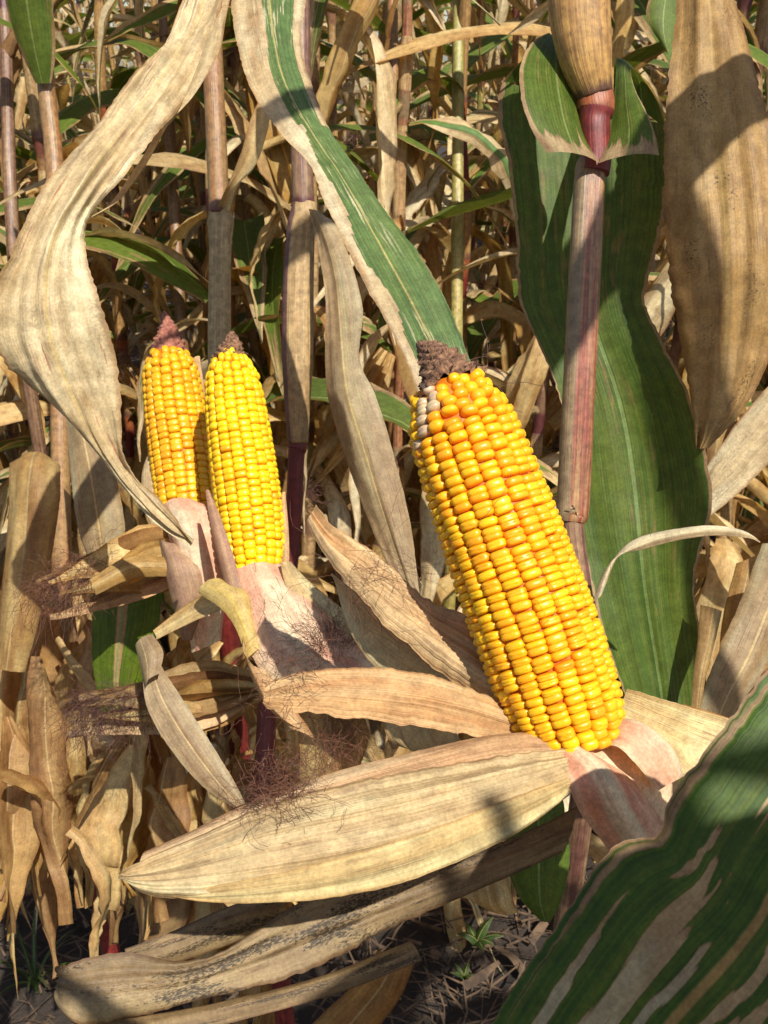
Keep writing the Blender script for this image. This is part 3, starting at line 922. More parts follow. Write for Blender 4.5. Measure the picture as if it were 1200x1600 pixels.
def build_ear(label, base, tip, rad, rows, nper, prof, mat, seed, dent=(0.0, 0.75), tip_to=None, chaff='chaff', deadcount=0, hgt=0.36, tip_r=0.55):
    r = random.Random(seed)
    root = empty('maize_ear', base, label, 'ear of maize')
    ax = (tip - base)
    Lr = ax.length
    Z = ax.normalized()
    toc = (CAMP - (base + tip) * 0.5)
    X = (toc - Z * toc.dot(Z)).normalized()
    Y = Z.cross(X)

    def rp(t):
        x = max(0, min(1, t)) * (len(prof) - 1)
        k = min(int(x), len(prof) - 2)
        f = x - k
        f = f * f * (3 - 2 * f) * 0.5 + f * 0.5
        return rad * (prof[k] * (1 - f) + prof[k + 1] * f)

    protos = {c: kernel_mesh('kernel', mat, c) for c in (0, 1, 2, 3)}
    rnd_proto = kernel_mesh('kernel', mat, 0, sq=0.85)
    dead_proto = kernel_mesh('kernel', M['kern_dead'], 1, sq=0.85)
    mat2 = M['kern_a2'] if mat is M['kern_a'] else M['kern_c']
    protos2 = {c: kernel_mesh('kernel', mat2, c) for c in (0, 1, 2, 3)}
    rnd2 = kernel_mesh('kernel', mat2, 0, sq=0.85)
    items = []
    for i in range(rows):
        th0 = 2 * math.pi * (i + 0.5) / rows
        ph = r.uniform(0, 10)
        nn = nper + r.choice((-1, 0, 0, 1))
        end = r.uniform(0.965, 1.01)
        cum, ts = 0, []
        for j in range(nn):
            t = j / nn
            stp = 1.0 + 0.35 * max(0, (t - 0.55) / 0.45) ** 1.3
            if t < 0.08:
                stp *= 1.25
            stp *= r.uniform(0.86, 1.14)
            ts.append((cum + stp * 0.5, stp))
            cum += stp
        o0 = r.uniform(-0.5, 0.5)
        for j, (c, stp) in enumerate(ts):
            t = max(0.002, (c + o0 * max(0, 1 - j / nn * 0.6)) / cum * end)
            pitch = stp / cum * Lr * end
            rr = rp(t)
            th = th0 + 0.05 * math.sin(t * 6) + 0.10 * t + 0.012 * math.sin(t * 15 + ph) + r.uniform(-.008, .008)
            irr = max(0, (t - 0.82) / 0.18)
            lo = max(0, 1 - t / 0.1)
            th += (r.uniform(-.12, .12)) * irr + r.uniform(-.06, .06) * lo
            t2 = t + r.uniform(-.004, .004) * (1 + irr)
            rad_dir = X * math.cos(th) + Y * math.sin(th)
            slope = (rp(t + 0.02) - rp(t - 0.02)) / (0.04 * Lr)
            slope = max(-2.0, min(1.0, slope))
            nrm = (rad_dir - Z * slope).normalized()
            along = (Z + rad_dir * slope).normalized()
            side = along.cross(nrm)
            wc = math.pi * rr / rows * r.uniform(0.955, 0.995) * (1 - 0.03 * irr)
            wa = pitch * 0.5 * r.uniform(1.1, 1.2) * math.sqrt(1 + slope * slope)
            if irr > 0:
                wa = max(wa, wc * 0.75 * irr)
            h = rad * hgt * 0.5 * r.uniform(0.94, 1.06)
            pos = base + Z * (t2 * Lr) + rad_dir * (rr - h * 0.9 + r.uniform(-1, 1) * rad * 0.006)
            tw = r.uniform(-.06, .06) * (1 + 3 * irr)
            s2 = side * math.cos(tw) + along * math.sin(tw)
            a2 = along * math.cos(tw) - side * math.sin(tw)
            m = Matrix((s2 * wc, a2 * wa, nrm * h)).transposed().to_4x4()
            m.translation = pos - base
            if dent[0] < t < dent[1] and r.random() < 0.82:
                pk = r.choice((1, 2, 3, 2))
            else:
                pk = 0
            facing = nrm.dot((CAMP - pos).normalized())
            px = (pos - CAMP).dot(RGT) / max(.01, (pos - CAMP).dot(FWD))
            items.append([facing, m, pk, t, th, irr])
    items.sort(key=lambda q: -q[0])
    # blighted kernels on the far-left shoulder near the tip
    dead = set()
    if deadcount:
        cand = [q for q in range(min(300, len(items))) if items[q][3] > 0.86]
        cand.sort(key=lambda q: (items[q][1].translation.dot(RGT) - 0.6 * items[q][3] * 0.02))
        dead = set(cand[:deadcount])
    for q, it in enumerate(items[:300]):
        deep = r.random() < (0.04 + (0.75 * max(0, min(1, (it[3] - 0.5) / 0.4)) if mat is M['kern_a'] else 0.0))
        me = dead_proto if q in dead else ((rnd2 if deep else rnd_proto) if it[5] > 0.15 else (protos2 if deep else protos)[it[2]])
        put('kernel', me, root, it[1])
    vv, ff, cc = [], [], []
    src = kernel_mesh('kernel_low', mat, 0, n=8, rings=4)
    sv = [v.co.copy() for v in src.vertices]
    sf = [tuple(p.vertices) for p in src.polygons]
    sa = [d.value for d in src.attributes['crown'].data]
    for it in items[300:]:
        b = len(vv)
        vv += [tuple(it[1] @ v) for v in sv]
        ff += [tuple(b + i for i in f) for f in sf]
        cc += sa
    me = bpy.data.meshes.new('far_kernels')
    me.from_pydata(vv, [], ff)
    me.attributes.new('crown', 'FLOAT', 'POINT').data.foreach_set('value', cc)
    me.polygons.foreach_set('use_smooth', [True] * len(me.polygons))
    me.materials.append(mat)
    o = put('far_side_kernels', me, root, Matrix.Identity(4))
    o['kind'] = 'stuff'
    # cob under the kernels
    mb = MB()
    nv = 24
    tube(mb, [base + Z * (Lr * t / 11) for t in range(12)], [max(0.002, rp(t / 11) - rad * hgt * 0.34) for t in range(12)], n=24, nv=nv)
    mb.obj('cob', M['core'], root)
    # chaffy tip
    if tip_to is not None:
        mb = MB()
        ta = tip_to - tip
        G, U, T = [], [], []
        A = ta.normalized()
        X2 = A.orthogonal().normalized()
        Y2 = A.cross(X2)
        nv, n = 34, 36
        for i in range(nv):
            s = i / (nv - 1)
            c = tip - A * rad * 0.3 + (ta + A * rad * 0.3) * s + X2 * 0.1 * rad * math.sin(s * 3)
            rr0 = rad * tip_r * (1 - s) ** 0.8 + 0.0006
            g = []
            for j in range(n):
                a = 2 * math.pi * j / n
                bp_ = abs(math.sin(a * 6 + (i // 3 % 2) * 1.57)) * abs(math.sin(i * 1.05))
                k = rr0 * (0.82 + 0.3 * bp_ + 0.22 * noise.noise(Vector((math.cos(a) * 3, math.sin(a) * 3, s * 7 + seed))) + 0.3 * noise.noise(Vector((math.cos(a) * 9, math.sin(a) * 9, s * 22 + seed))))
                g.append(c + (X2 * math.cos(a) + Y2 * math.sin(a)) * k)
            G.append(g)
            U.append([(j / n, s) for j in range(n)])
            T.append([0.0] * n)
        mb.grid(G, U, T, close=True)
        mb.obj('cob_tip', M[chaff], root)
    return root


def husk(ear, rows, mat, name='husk', **kw):
    mb = MB()
    ribbon(mb, rows, **kw)
    return mb.obj(name, M[mat], ear)


big = build_ear('large orange-yellow bare ear with brown chaffy tip, leaning nearest to the viewer', at(905, 1168, 0.405), at(697, 600, 0.425), 0.0262, 18, 45,
                [0.80, 0.95, 1.0, 1.01, 1.0, 0.98, 0.95, 0.9, 0.62], M['kern_a'], 4, dent=(0.02, 0.66), tip_to=at(652, 535, 0.445), deadcount=8, tip_r=0.55)
mid = build_ear('bright lemon-yellow bare ear in full sun beside the amber one', at(402, 895, 0.625), at(358, 556, 0.655), 0.0216, 16, 30,
                [0.84, 0.96, 1.0, 1.01, 1.0, 0.97, 0.93, 0.85, 0.55], M['kern_b'], 5, dent=(0.9, 0.91), tip_to=at(362, 518, 0.665), tip_r=0.5)
lef = build_ear('half-shaded amber bare ear with pointed reddish cob tip', at(300, 835, 0.70), at(262, 552, 0.735), 0.0232, 16, 26,
                [0.9, 0.98, 1.0, 1.01, 1.0, 0.98, 0.95, 0.9, 0.66], M['kern_c'], 6, dent=(0.1, 0.6), tip_to=at(256, 486, 0.745), chaff='chaff_red', tip_r=0.62)

# husks peeled back from the large ear
husk(big, [(880, 1172, 890, 1238, .385, .375), (780, 1180, 800, 1300, .375, .36), (640, 1205, 650, 1365, .362, .345), (500, 1235, 520, 1395, .35, .335), (400, 1265, 420, 1405, .345, .33), (300, 1310, 310, 1407, .338, .328), (220, 1345, 230, 1398, .333, .328), (183, 1366, 188, 1372, .33, .33)],
     'husk', bulge=-0.17, ripple=0.06, nu=44, nv=150, seed=1, crump=0.12, vscale=0.8, rag=0.02)
husk(big, [(886, 1215, 890, 1242, .372, .370), (790, 1250, 800, 1306, .356, .353), (650, 1305, 650, 1372, .34, .337), (520, 1345, 515, 1402, .33, .328), (400, 1372, 400, 1410, .327, .326), (320, 1388, 318, 1408, .326, .326), (270, 1398, 268, 1400, .326, .326)],
     'husk', bulge=-0.12, ripple=0.06, nu=20, nv=110, seed=14, crump=0.08, rag=0.02)
husk(big, [(855, 1143, 880, 1190, .40, .388), (760, 1150, 770, 1200, .39, .375), (640, 1178, 640, 1235, .375, .36), (500, 1212, 490, 1275, .36, .348), (390, 1252, 380, 1310, .352, .345), (290, 1302, 280, 1360, .345, .338), (225, 1332, 212, 1370, .34, .335)],
     'huskpink', bulge=-0.25, ripple=0.06, nu=14, nv=80, seed=2, crump=0.05)
husk(big, [(840, 1125, 825, 1168, .41, .402), (740, 1078, 745, 1152, .405, .395), (640, 1048, 625, 1132, .4, .39), (530, 1042, 510, 1118, .392, .384), (465, 1050, 448, 1112, .388, .382), (430, 1062, 420, 1108, .385, .384), (415, 1075, 410, 1098, .384, .384)],
     'huskpink', bulge=-0.16, ripple=0.09, nu=30, nv=100, seed=3, crump=0.1, rag=0.04)
husk(big, [(790, 1020, 838, 1140, .425, .41), (730, 962, 745, 1090, .44, .42), (665, 930, 655, 1025, .45, .43), (605, 878, 580, 952, .455, .44), (548, 840, 530, 892, .46, .448), (515, 822, 500, 850, .462, .455), (492, 792, 480, 812, .465, .46)],
     'huskpink', bulge=-0.14, ripple=0.09, nu=32, nv=100, seed=4, crump=0.11, rag=0.04)
husk(big, [(800, 1085, 790, 1135, .44, .435), (700, 1040, 690, 1095, .455, .45), (620, 980, 600, 1055, .465, .46), (562, 930, 545, 985, .47, .468), (518, 893, 522, 906, .475, .475)],
     'husk', bulge=-0.2, ripple=0.06, nu=14, nv=60, seed=5, crump=0.05)
husk(big, [(978, 1082, 962, 1125, .43, .42), (1040, 1098, 1015, 1175, .425, .41), (1095, 1112, 1060, 1210, .42, .4), (1140, 1122, 1085, 1235, .42, .395)],
     'husk', bulge=-0.25, ripple=0.05, nu=14, nv=50, seed=6, crump=0.05)
husk(big, [(985, 1098, 980, 1110, .435, .43), (1050, 1098, 1050, 1130, .44, .435), (1120, 1115, 1120, 1150, .445, .44), (1170, 1135, 1160, 1160, .45, .445)],
     'dry', bulge=-0.25, ripple=0.05, nu=10, nv=40, seed=7, crump=0.06)
husk(big, [(865, 1178, 1000, 1120, .40, .425), (885, 1232, 1062, 1190, .39, .42), (925, 1285, 1058, 1250, .39, .41), (965, 1335, 1030, 1320, .395, .405), (1000, 1400, 1050, 1390, .4, .405)],
     'huskred', bulge=-0.22, ripple=0.04, nu=18, nv=50, seed=8, crump=0.07)
husk(big, [(858, 1180, 930, 1172, .388, .392), (885, 1225, 985, 1215, .375, .385), (910, 1275, 1020, 1262, .378, .388), (948, 1325, 1045, 1305, .385, .395), (985, 1390, 1050, 1370, .39, .4)],
     'huskrose', bulge=-0.2, ripple=0.06, nu=16, nv=50, seed=9, crump=0.08)
husk(big, [(920, 1175, 975, 1130, .395, .41), (960, 1165, 1010, 1135, .385, .40), (990, 1190, 1050, 1170, .38, .40), (1030, 1235, 1062, 1200, .385, .40)],
     'huskrose', bulge=-0.2, ripple=0.04, nu=12, nv=30, seed=10, crump=0.06)
mb = MB()
r9 = random.Random(12)
for rt, d_, n_, ln_ in (((450, 1238, .352), (-1, 0, .1), 150, .02), ((425, 1245, .35), (.8, -.2, .1), 120, .018), ((520, 1160, .40), (.2, -.3, -1), 60, .03), ((560, 890, .445), (.8, -.2, -.3), 26, .06), ((440, 1060, .385), (1, -.2, .5), 40, .022)):
    silk_mb(mb, at(*rt), Vector(d_), int(n_ * 2.2), ln_, 0.7, r9, rad=0.00009, root_r=0.007)
mb.obj('silk', M['silk'], big)
mb = MB()
silk_mb(mb, at(735, 590, .43), Vector((1, 0, .4)), 10, .04, 0.7, r9, rad=0.00015)
silk_mb(mb, at(870, 800, .392), Vector((.3, -.2, -1)), 5, .05, 0.5, r9, rad=0.00008, root_r=0.012)
mb.obj('silk', M['silk_dark'], big)

# husks of the lemon-yellow ear
husk(mid, [(365, 893, 452, 890, .605, .615), (372, 960, 500, 940, .59, .60), (392, 1022, 545, 982, .575, .585), (425, 1062, 590, 1018, .565, .58), (490, 1092, 640, 1062, .56, .57), (560, 1110, 660, 1090, .555, .565)], 'huskrose', bulge=-0.25, ripple=0.04, nu=18, nv=50, seed=21, crump=0.06)
husk(mid, [(436, 880, 452, 890, .60, .615), (450, 925, 505, 935, .588, .60), (490, 970, 560, 978, .578, .59), (550, 1005, 615, 1015, .572, .58), (600, 1050, 660, 1060, .57, .575)], 'husk', bulge=-0.25, ripple=0.05, nu=12, nv=40, seed=22, crump=0.06)
husk(mid, [(321, 766, 327, 766, .61, .61), (328, 815, 346, 812, .602, .602), (342, 880, 366, 872, .598, .596), (362, 950, 384, 940, .59, .588), (378, 980, 392, 975, .585, .585)], 'huskpurple', bulge=-0.3, ripple=0.06, nu=8, nv=40, seed=23)
husk(mid, [(440, 770, 446, 768, .635, .635), (437, 830, 451, 828, .63, .63), (436, 880, 452, 885, .622, .622), (430, 930, 450, 930, .615, .615)], 'huskpink', bulge=-0.3, ripple=0.06, nu=8, nv=40, seed=24)
husk(mid, [(308, 925, 345, 905, .60, .60), (345, 950, 385, 925, .585, .59), (370, 985, 395, 965, .575, .58), (385, 1030, 410, 1010, .57, .575)], 'huskyellow', bulge=-0.3, ripple=0.04, nu=10, nv=30, seed=25, crump=0.06)
husk(mid, [(380, 985, 420, 1050, .575, .56), (392, 1050, 450, 1100, .57, .56), (420, 1105, 480, 1140, .565, .56), (455, 1140, 500, 1160, .56, .56)], 'huskpink', bulge=-0.25, ripple=0.06, nu=10, nv=30, seed=26, crump=0.08)
husk(mid, [(465, 1110, 560, 1100, .58, .575), (470, 1160, 575, 1150, .575, .57), (470, 1210, 560, 1205, .575, .57), (475, 1260, 540, 1250, .58, .575)], 'gold', bulge=-0.2, ripple=0.06, nu=12, nv=30, seed=27, crump=0.08)
husk(mid, [(600, 1120, 700, 1110, .50, .49), (610, 1150, 720, 1150, .50, .49), (640, 1165, 740, 1165, .50, .49)], 'husk', bulge=-0.2, ripple=0.1, nu=12, nv=30, seed=28, crump=0.1)
mb = MB()
for rt, d_, n_, ln_ in (((530, 1015, .572), (-.3, -.3, 1), 130, .045), ((500, 1010, .572), (-.2, -.3, 1), 60, .04), ((450, 1040, .565), (.3, -.2, .3), 40, .02), ((400, 930, .585), (.5, -.3, -1), 12, .07), ((530, 1130, .56), (0, -.3, -.4), 70, .03)):
    silk_mb(mb, at(*rt), Vector(d_), int(n_ * 1.6), ln_, 0.35, r9, rad=0.00011, root_r=0.007, droop=0.1)
mb.obj('silk', M['silk'], mid)

# husks of the amber ear
husk(lef, [(252, 795, 300, 780, .675, .67), (262, 840, 335, 800, .665, .655), (275, 890, 345, 850, .66, .65), (290, 960, 350, 920, .66, .65), (300, 1020, 345, 1000, .66, .655)], 'huskrose', bulge=-0.3, ripple=0.03, nu=14, nv=40, seed=31, crump=0.05)
husk(lef, [(238, 690, 244, 690, .72, .72), (222, 740, 254, 735, .71, .71), (226, 790, 262, 790, .70, .70), (245, 850, 275, 840, .69, .69)], 'pale', bulge=-0.3, ripple=0.08, nu=10, nv=40, seed=32)
husk(lef, [(250, 840, 275, 850, .66, .65), (262, 900, 310, 890, .65, .64), (275, 960, 315, 950, .65, .645), (285, 1000, 300, 1000, .65, .65)], 'huskpurple', bulge=-0.3, ripple=0.08, nu=10, nv=30, seed=33)
husk(lef, [(302, 560, 312, 556, .745, .745), (312, 640, 324, 640, .735, .735), (318, 720, 332, 720, .725, .725)], 'huskpink', bulge=-0.3, ripple=0.1, nu=6, nv=30, seed=34)
husk(lef, [(262, 870, 270, 900, .65, .65), (200, 870, 205, 905, .64, .64), (140, 905, 150, 930, .63, .63)], 'dry', bulge=-0.3, ripple=0.1, nu=8, nv=30, seed=35)


# ------------------------------------------------------------------ the near plants
def plant_at(px, py, d, label):
    p = at(px, py, d)
    return empty('maize_plant', (p.x, p.y, -0.02), label, 'maize plant')


def leaf(parent, rows, mat, name='leaf', **kw):
    mb = MB()
    ribbon(mb, rows, **kw)
    return mb.obj(name, M[mat], parent)


def cane(parent, pts, mat, name='stalk', n=22, nv=60, groove=0.0, bump=0.03, tone=None, seed=0):
    """pts: (px, py, distance, radius in metres)"""
    mb = MB()
    tube(mb, [at(*p[:3]) for p in pts], [p[3] for p in pts], n=n, nv=nv, groove=groove, bump=bump, tone=tone, seed=seed)
    return mb.obj(name, M[mat], parent)


def foot(parent, px, py, d, r0, mat, n=14):
    """the cane from a seen point down to the soil"""
    p = at(px, py, d)
    b = Vector((p.x * 0.4 + parent.location.x * 0.6, p.y * 0.4 + parent.location.y * 0.6, p.z * 0.4))
    mb = MB()
    tube(mb, [p, b, Vector((parent.location.x, parent.location.y, -0.03))], [r0, r0 * 1.05, r0 * 1.15], n=n, nv=20)
    return mb.obj('stalk', M[mat], parent)


# -- plant with the red node and the folded green leaf
P1 = plant_at(900, 900, 0.55, 'maize plant with red node and deep green leaf folded behind its cane')
cane(P1, [(905, -60, .535, .0175), (906, 20, .538, .0168), (915, 90, .541, .0145), (930, 150, .545, .0098)], 'sheath_gold', 'leaf_sheath', groove=0.12, tone=lambda a, v: max(0, v - 0.8) * 4, nv=40)
cane(P1, [(929, 140, .546, .0095), (931, 156, .546, .0102), (932, 172, .546, .0102), (930, 186, .546, .0088), (930, 205, .546, .0086), (931, 250, .547, .0084), (928, 270, .547, .0084)], 'cane_red', 'node', tone=lambda a, v: 1.0 if 0.12 < v < 0.36 else 0.0, nv=50, bump=0.1)
cane(P1, [(926, 255, .55, .008), (922, 275, .548, .0086), (915, 400, .548, .0089), (905, 600, .549, .0091), (896, 780, .55, .0092), (893, 806, .55, .0088), (892, 815, .55, .0078)], 'cane_pink', 'leaf_sheath', groove=0.25, tone=lambda a, v: 1.0 if 0.05 < a < 0.47 else 0.0, nv=60)
cane(P1, [(892, 800, .551, .0068), (898, 860, .551, .0066), (915, 1000, .553, .007), (925, 1150, .555, .0075)], 'cane_purple', nv=30)
foot(P1, 925, 1140, .555, .0075, 'cane_purple')
mb = MB()
tg = lambda u, v: 1.0 * max(0, 1 - v * (8 + 9 * noise.noise(Vector((u * 9, 0.3, 1.1))))) + (0.9 if u < 0.03 + 0.02 * noise.noise(Vector((v * 14, 2, 2))) else 0)
ribbon(mb, [(856, 238, 938, 256, .522, .536), (830, 200, 916, 215, .518, .545), (812, 150, 909, 165, .522, .556), (811, 105, 904, 120, .535, .566), (828, 70, 899, 85, .552, .575), (858, 52, 896, 62, .572, .585), (842, 70, 892, 70, .592, .6), (808, 100, 900, 100, .605, .615), (784, 128, 905, 140, .612, .622)], nu=16, nv=60, bulge=0.1, ripple=0.02, seed=41, crump=0.01, tone=tg)
ribbon(mb, [(936, 256, 1030, 242, .536, .52), (955, 205, 1022, 205, .546, .526), (960, 160, 1005, 165, .557, .537), (962, 120, 992, 138, .57, .556), (964, 92, 985, 108, .585, .575), (962, 92, 1000, 120, .6, .592), (960, 110, 1030, 165, .612, .603), (958, 150, 1043, 205, .62, .61)], nu=16, nv=60, bulge=0.1, ripple=0.02, seed=42, crump=0.01, tone=lambda u, v: tg(1 - u, v))
ribbon(mb, [(784, 122, 1042, 196, .612, .61), (778, 175, 1045, 262, .618, .61), (795, 265, 1040, 335, .62, .61), (806, 365, 1028, 390, .622, .612), (812, 470, 1008, 468, .622, .61), (845, 545, 1034, 532, .622, .606), (878, 635, 1078, 628, .622, .605), (888, 760, 1112, 776, .62, .604), (915, 880, 1086, 900, .62, .61), (945, 1000, 1098, 1010, .62, .612), (985, 1115, 1108, 1118, .62, .615), (1000, 1240, 1090, 1240, .62, .62), (1010, 1330, 1060, 1330, .62, .62)], nu=30, nv=150, bulge=0.06, ripple=0.045, freq=26, seed=43, crump=0.02, fold=-0.02,
       tone=lambda u, v: (0.9 if u > 0.985 or u < 0.012 else 0) + 0.25 * max(0, 1 - ((u - 0.8) / 0.1) ** 2) * max(0, min(1, (v - 0.3) * 6, (0.85 - v) * 6)))
mb.obj('leaf', M['green'], P1)
leaf(P1, [(926, 940, 942, 925, .50, .50), (944, 892, 966, 872, .50, .498), (985, 846, 1006, 858, .498, .495), (1040, 828, 1052, 845, .496, .493), (1110, 823, 1116, 836, .495, .492), (1165, 830, 1166, 841, .494, .492), (1188, 846, 1187, 848, .494, .494)], 'pale', nu=8, nv=50, bulge=0.35, ripple=0.15, freq=80, seed=44)
# mouldy lower leaf under the husk
leaf(P1, [(905, 1260, 880, 1335, .43, .425), (760, 1325, 745, 1392, .42, .412), (600, 1362, 600, 1455, .405, .395), (490, 1396, 495, 1512, .395, .38), (405, 1450, 395, 1545, .385, .37), (335, 1492, 305, 1563, .375, .362), (270, 1500, 255, 1578, .368, .358), (200, 1488, 195, 1592, .362, .355), (140, 1498, 145, 1602, .358, .352), (95, 1510, 112, 1596, .355, .35), (78, 1516, 88, 1560, .36, .362), (95, 1530, 100, 1545, .37, .372)], 'mould', nu=26, nv=130, bulge=-0.1, ripple=0.07, freq=40, seed=45, crump=0.09, rag=0.03)
leaf(P1, [(450, 1390, 430, 1450, .41, .41), (360, 1415, 350, 1480, .405, .4), (270, 1455, 270, 1505, .4, .395), (195, 1485, 205, 1512, .395, .39)], 'mould', nu=10, nv=40, bulge=-0.2, ripple=0.06, seed=46, crump=0.06)
leaf(P1, [(640, 1470, 660, 1500, .40, .395), (500, 1525, 520, 1555, .39, .385), (330, 1568, 340, 1605, .375, .37), (200, 1590, 210, 1640, .365, .36), (110, 1600, 120, 1660, .36, .355)], 'mould', nu=10, nv=50, bulge=-0.2, ripple=0.06, seed=47, crump=0.06)
leaf(P1, [(590, 1480, 650, 1490, .46, .46), (560, 1530, 630, 1545, .46, .46), (500, 1590, 590, 1605, .46, .46), (440, 1660, 540, 1680, .46, .46)], 'rust', nu=12, nv=40, bulge=-0.2, ripple=0.08, seed=48, crump=0.1)
leaf(P1, [(800, 1260, 880, 1250, .5, .5), (790, 1340, 890, 1340, .5, .5), (810, 1400, 875, 1410, .5, .5), (845, 1440, 860, 1440, .5, .5)], 'green', nu=12, nv=40, bulge=-0.1, ripple=0.08, seed=49)
leaf(P1, [(735, 1390, 790, 1370, .56, .56), (720, 1400, 800, 1400, .55, .55), (760, 1420, 810, 1425, .55, .55)], 'dry', nu=10, nv=30, bulge=-0.3, ripple=0.1, seed=50)

# -- plant at the right edge with the brown spotted leaf
P2 = plant_at(1330, 800, 0.62, 'maize plant with broad brown leaf dotted black, cut by the frame')
cane(P2, [(1345, -60, .62, .011), (1335, 500, .62, .012), (1330, 900, .62, .012), (1325, 1300, .62, .0125)], 'cane_rust')
foot(P2, 1325, 1295, .62, .0125, 'cane_rust')
leaf(P2, [(1062, -40, 1140, -40, .575, .57), (1052, 60, 1168, 60, .575, .565), (1042, 150, 1190, 140, .572, .56), (1037, 250, 1212, 230, .57, .555), (1040, 360, 1225, 350, .57, .555), (1050, 460, 1220, 465, .572, .56), (1070, 565, 1200, 560, .575, .565), (1082, 640, 1165, 635, .578, .57), (1087, 702, 1108, 700, .58, .577)], 'brown', nu=30, nv=130, bulge=-0.14, ripple=0.07, freq=24, seed=51, crump=0.09, rag=0.018)
leaf(P2, [(1250, 560, 1270, 660, .67, .665), (1185, 620, 1205, 720, .675, .67), (1130, 690, 1155, 770, .68, .675), (1088, 755, 1108, 808, .685, .68)], 'pale', nu=14, nv=50, bulge=-0.1, ripple=0.06, seed=52)
leaf(P2, [(1190, 850, 1260, 860, .64, .64), (1160, 930, 1225, 960, .63, .63), (1125, 1010, 1190, 1050, .62, .62), (1098, 1080, 1150, 1110, .615, .615), (1080, 1160, 1120, 1180, .61, .61)], 'greypale', nu=14, nv=50, bulge=-0.3, ripple=0.05, seed=53, crump=0.06)
leaf(P2, [(1094, 945, 1128, 955, .6, .6), (1090, 1000, 1116, 1005, .598, .598), (1084, 1050, 1102, 1060, .596, .596), (1080, 1110, 1094, 1115, .596, .596)], 'dry', nu=8, nv=30, bulge=-0.3, ripple=0.1, seed=54, crump=0.08)
leaf(P2, [(1150, 880, 1190, 860, .7, .7), (1130, 960, 1170, 960, .7, .7), (1120, 1060, 1150, 1070, .7, .7)], 'gold', nu=8, nv=30, bulge=-0.3, ripple=0.1, seed=55, crump=0.08)
leaf(P2, [(1035, -40, 1058, -40, .7, .7), (1010, 20, 1058, 60, .7, .7), (1040, 80, 1055, 110, .7, .7)], 'fgreen', nu=8, nv=24, bulge=-0.1, seed=56)

# -- the striped leaf in front, bottom right
P3 = empty('maize_plant', (0.42, 0.12, -0.02), 'maize plant whose striped green and tan leaf fills the lower right corner', 'maize plant')
mb = MB()
tube(mb, [Vector((0.42, 0.12, -0.03)), Vector((0.415, 0.12, 0.6)), Vector((0.40, 0.125, 1.15)), Vector((0.41, 0.12, 1.7)), Vector((0.41, 0.11, 2.2))], [.013, .0125, .011, .009, .006], n=14, nv=40)
mb.obj('stalk', M['cane_rust'], P3)
def dtone(u, v):
    """where the front blade has died: the margin, and long blotches between the veins"""
    n1 = noise.noise(Vector((u * 9, v * 3.5, 3.3)))
    n2 = noise.noise(Vector((u * 34, v * 3.0, 8.1)))
    t = 0.0
    if u < 0.05 + 0.04 * n1:
        t = 0.55 + 0.4 * n2
    for uc, wd, v0, v1 in ((0.30, 0.06, 0.42, 0.80), (0.2, 0.022, 0.3, 0.5), (0.13, 0.02, 0.62, 0.95), (0.41, 0.016, 0.5, 0.9), (0.6, 0.025, 0.3, 0.7), (0.68, 0.035, 0.5, 0.9), (0.78, 0.03, 0.2, 0.6), (0.3, 0.035, 0.12, 0.34)):
        a = 1 - abs(u - uc - 0.02 * math.sin(v * 17 + uc * 9)) / wd + 0.7 * n1 + 0.7 * n2
        b = min(1, (v - v0) * 7 + n2 * 1.2, (v1 - v) * 7 + n2 * 1.2)
        t = max(t, min(1.0, min(a, b) * 2.0))
    return max(0.0, t)


leaf(P3, [(1400, 1180, 1500, 1300, .315, .31), (1310, 1060, 1460, 1330, .29, .28), (1215, 1035, 1420, 1400, .275, .255), (1150, 1112, 1385, 1480, .27, .25), (1085, 1192, 1345, 1560, .266, .245), (1046, 1250, 1320, 1620, .264, .243), (1025, 1302, 1290, 1670, .262, .24), (958, 1326, 1250, 1720, .26, .238), (880, 1432, 1200, 1790, .258, .236), (815, 1522, 1140, 1860, .256, .235), (765, 1605, 1090, 1930, .254, .234), (715, 1700, 1020, 2010, .252, .234), (700, 1900, 900, 2150, .25, .235)], 'front', nu=64, nv=150, bulge=-0.08, ripple=0.025, freq=50, seed=61, crump=0.02, fold=0.03, tone=dtone)

# -- cane with the bleached leaf and the amber ear
P4 = plant_at(345, 700, 0.88, 'maize plant with large bleached leaf arching down past the amber ear')
cane(P4, [(326, -60, .87, .0095), (332, 90, .875, .0092), (338, 220, .878, .0092), (343, 335, .88, .0092)], 'cane_rust', tone=lambda a, v: max(0, v - .9) * 8)
cane(P4, [(343, 330, .88, .0095), (345, 345, .88, .0118), (345, 362, .88, .011), (344, 400, .88, .0098), (343, 540, .885, .0105), (346, 640, .888, .0108), (350, 900, .895, .011)], 'sheath_grey', 'leaf_sheath', groove=0.15)
foot(P4, 350, 890, .895, .0108, 'cane_red')
leaf(P4, [(335, 330, 360, 330, .872, .866), (350, 300, 372, 290, .86, .855), (375, 240, 400, 260, .845, .84), (395, 175, 418, 200, .84, .835), (418, 140, 424, 150, .84, .84)], 'dry', nu=10, nv=30, bulge=-0.3, ripple=0.08, seed=70)
mb = MB()
ribbon(mb, [(320, -50, 372, -40, .68, .68), (288, -5, 352, 0, .63, .63), (238, 92, 318, 100, .575, .585), (168, 172, 262, 196, .545, .555), (92, 253, 200, 272, .525, .54), (46, 330, 142, 335, .515, .53), (14, 400, 134, 390, .512, .522), (-14, 470, 150, 455, .518, .52), (-4, 545, 172, 530, .528, .525), (42, 605, 187, 612, .535, .533), (106, 672, 196, 692, .545, .543), (176, 752, 212, 748, .555, .55), (240, 812, 268, 802, .562, .557), (300, 848, 304, 842, .57, .568)], nu=40, nv=210, bulge=-0.1, ripple=0.09, freq=40, seed=71, crump=0.1, fold=0.03, rag=0.025)
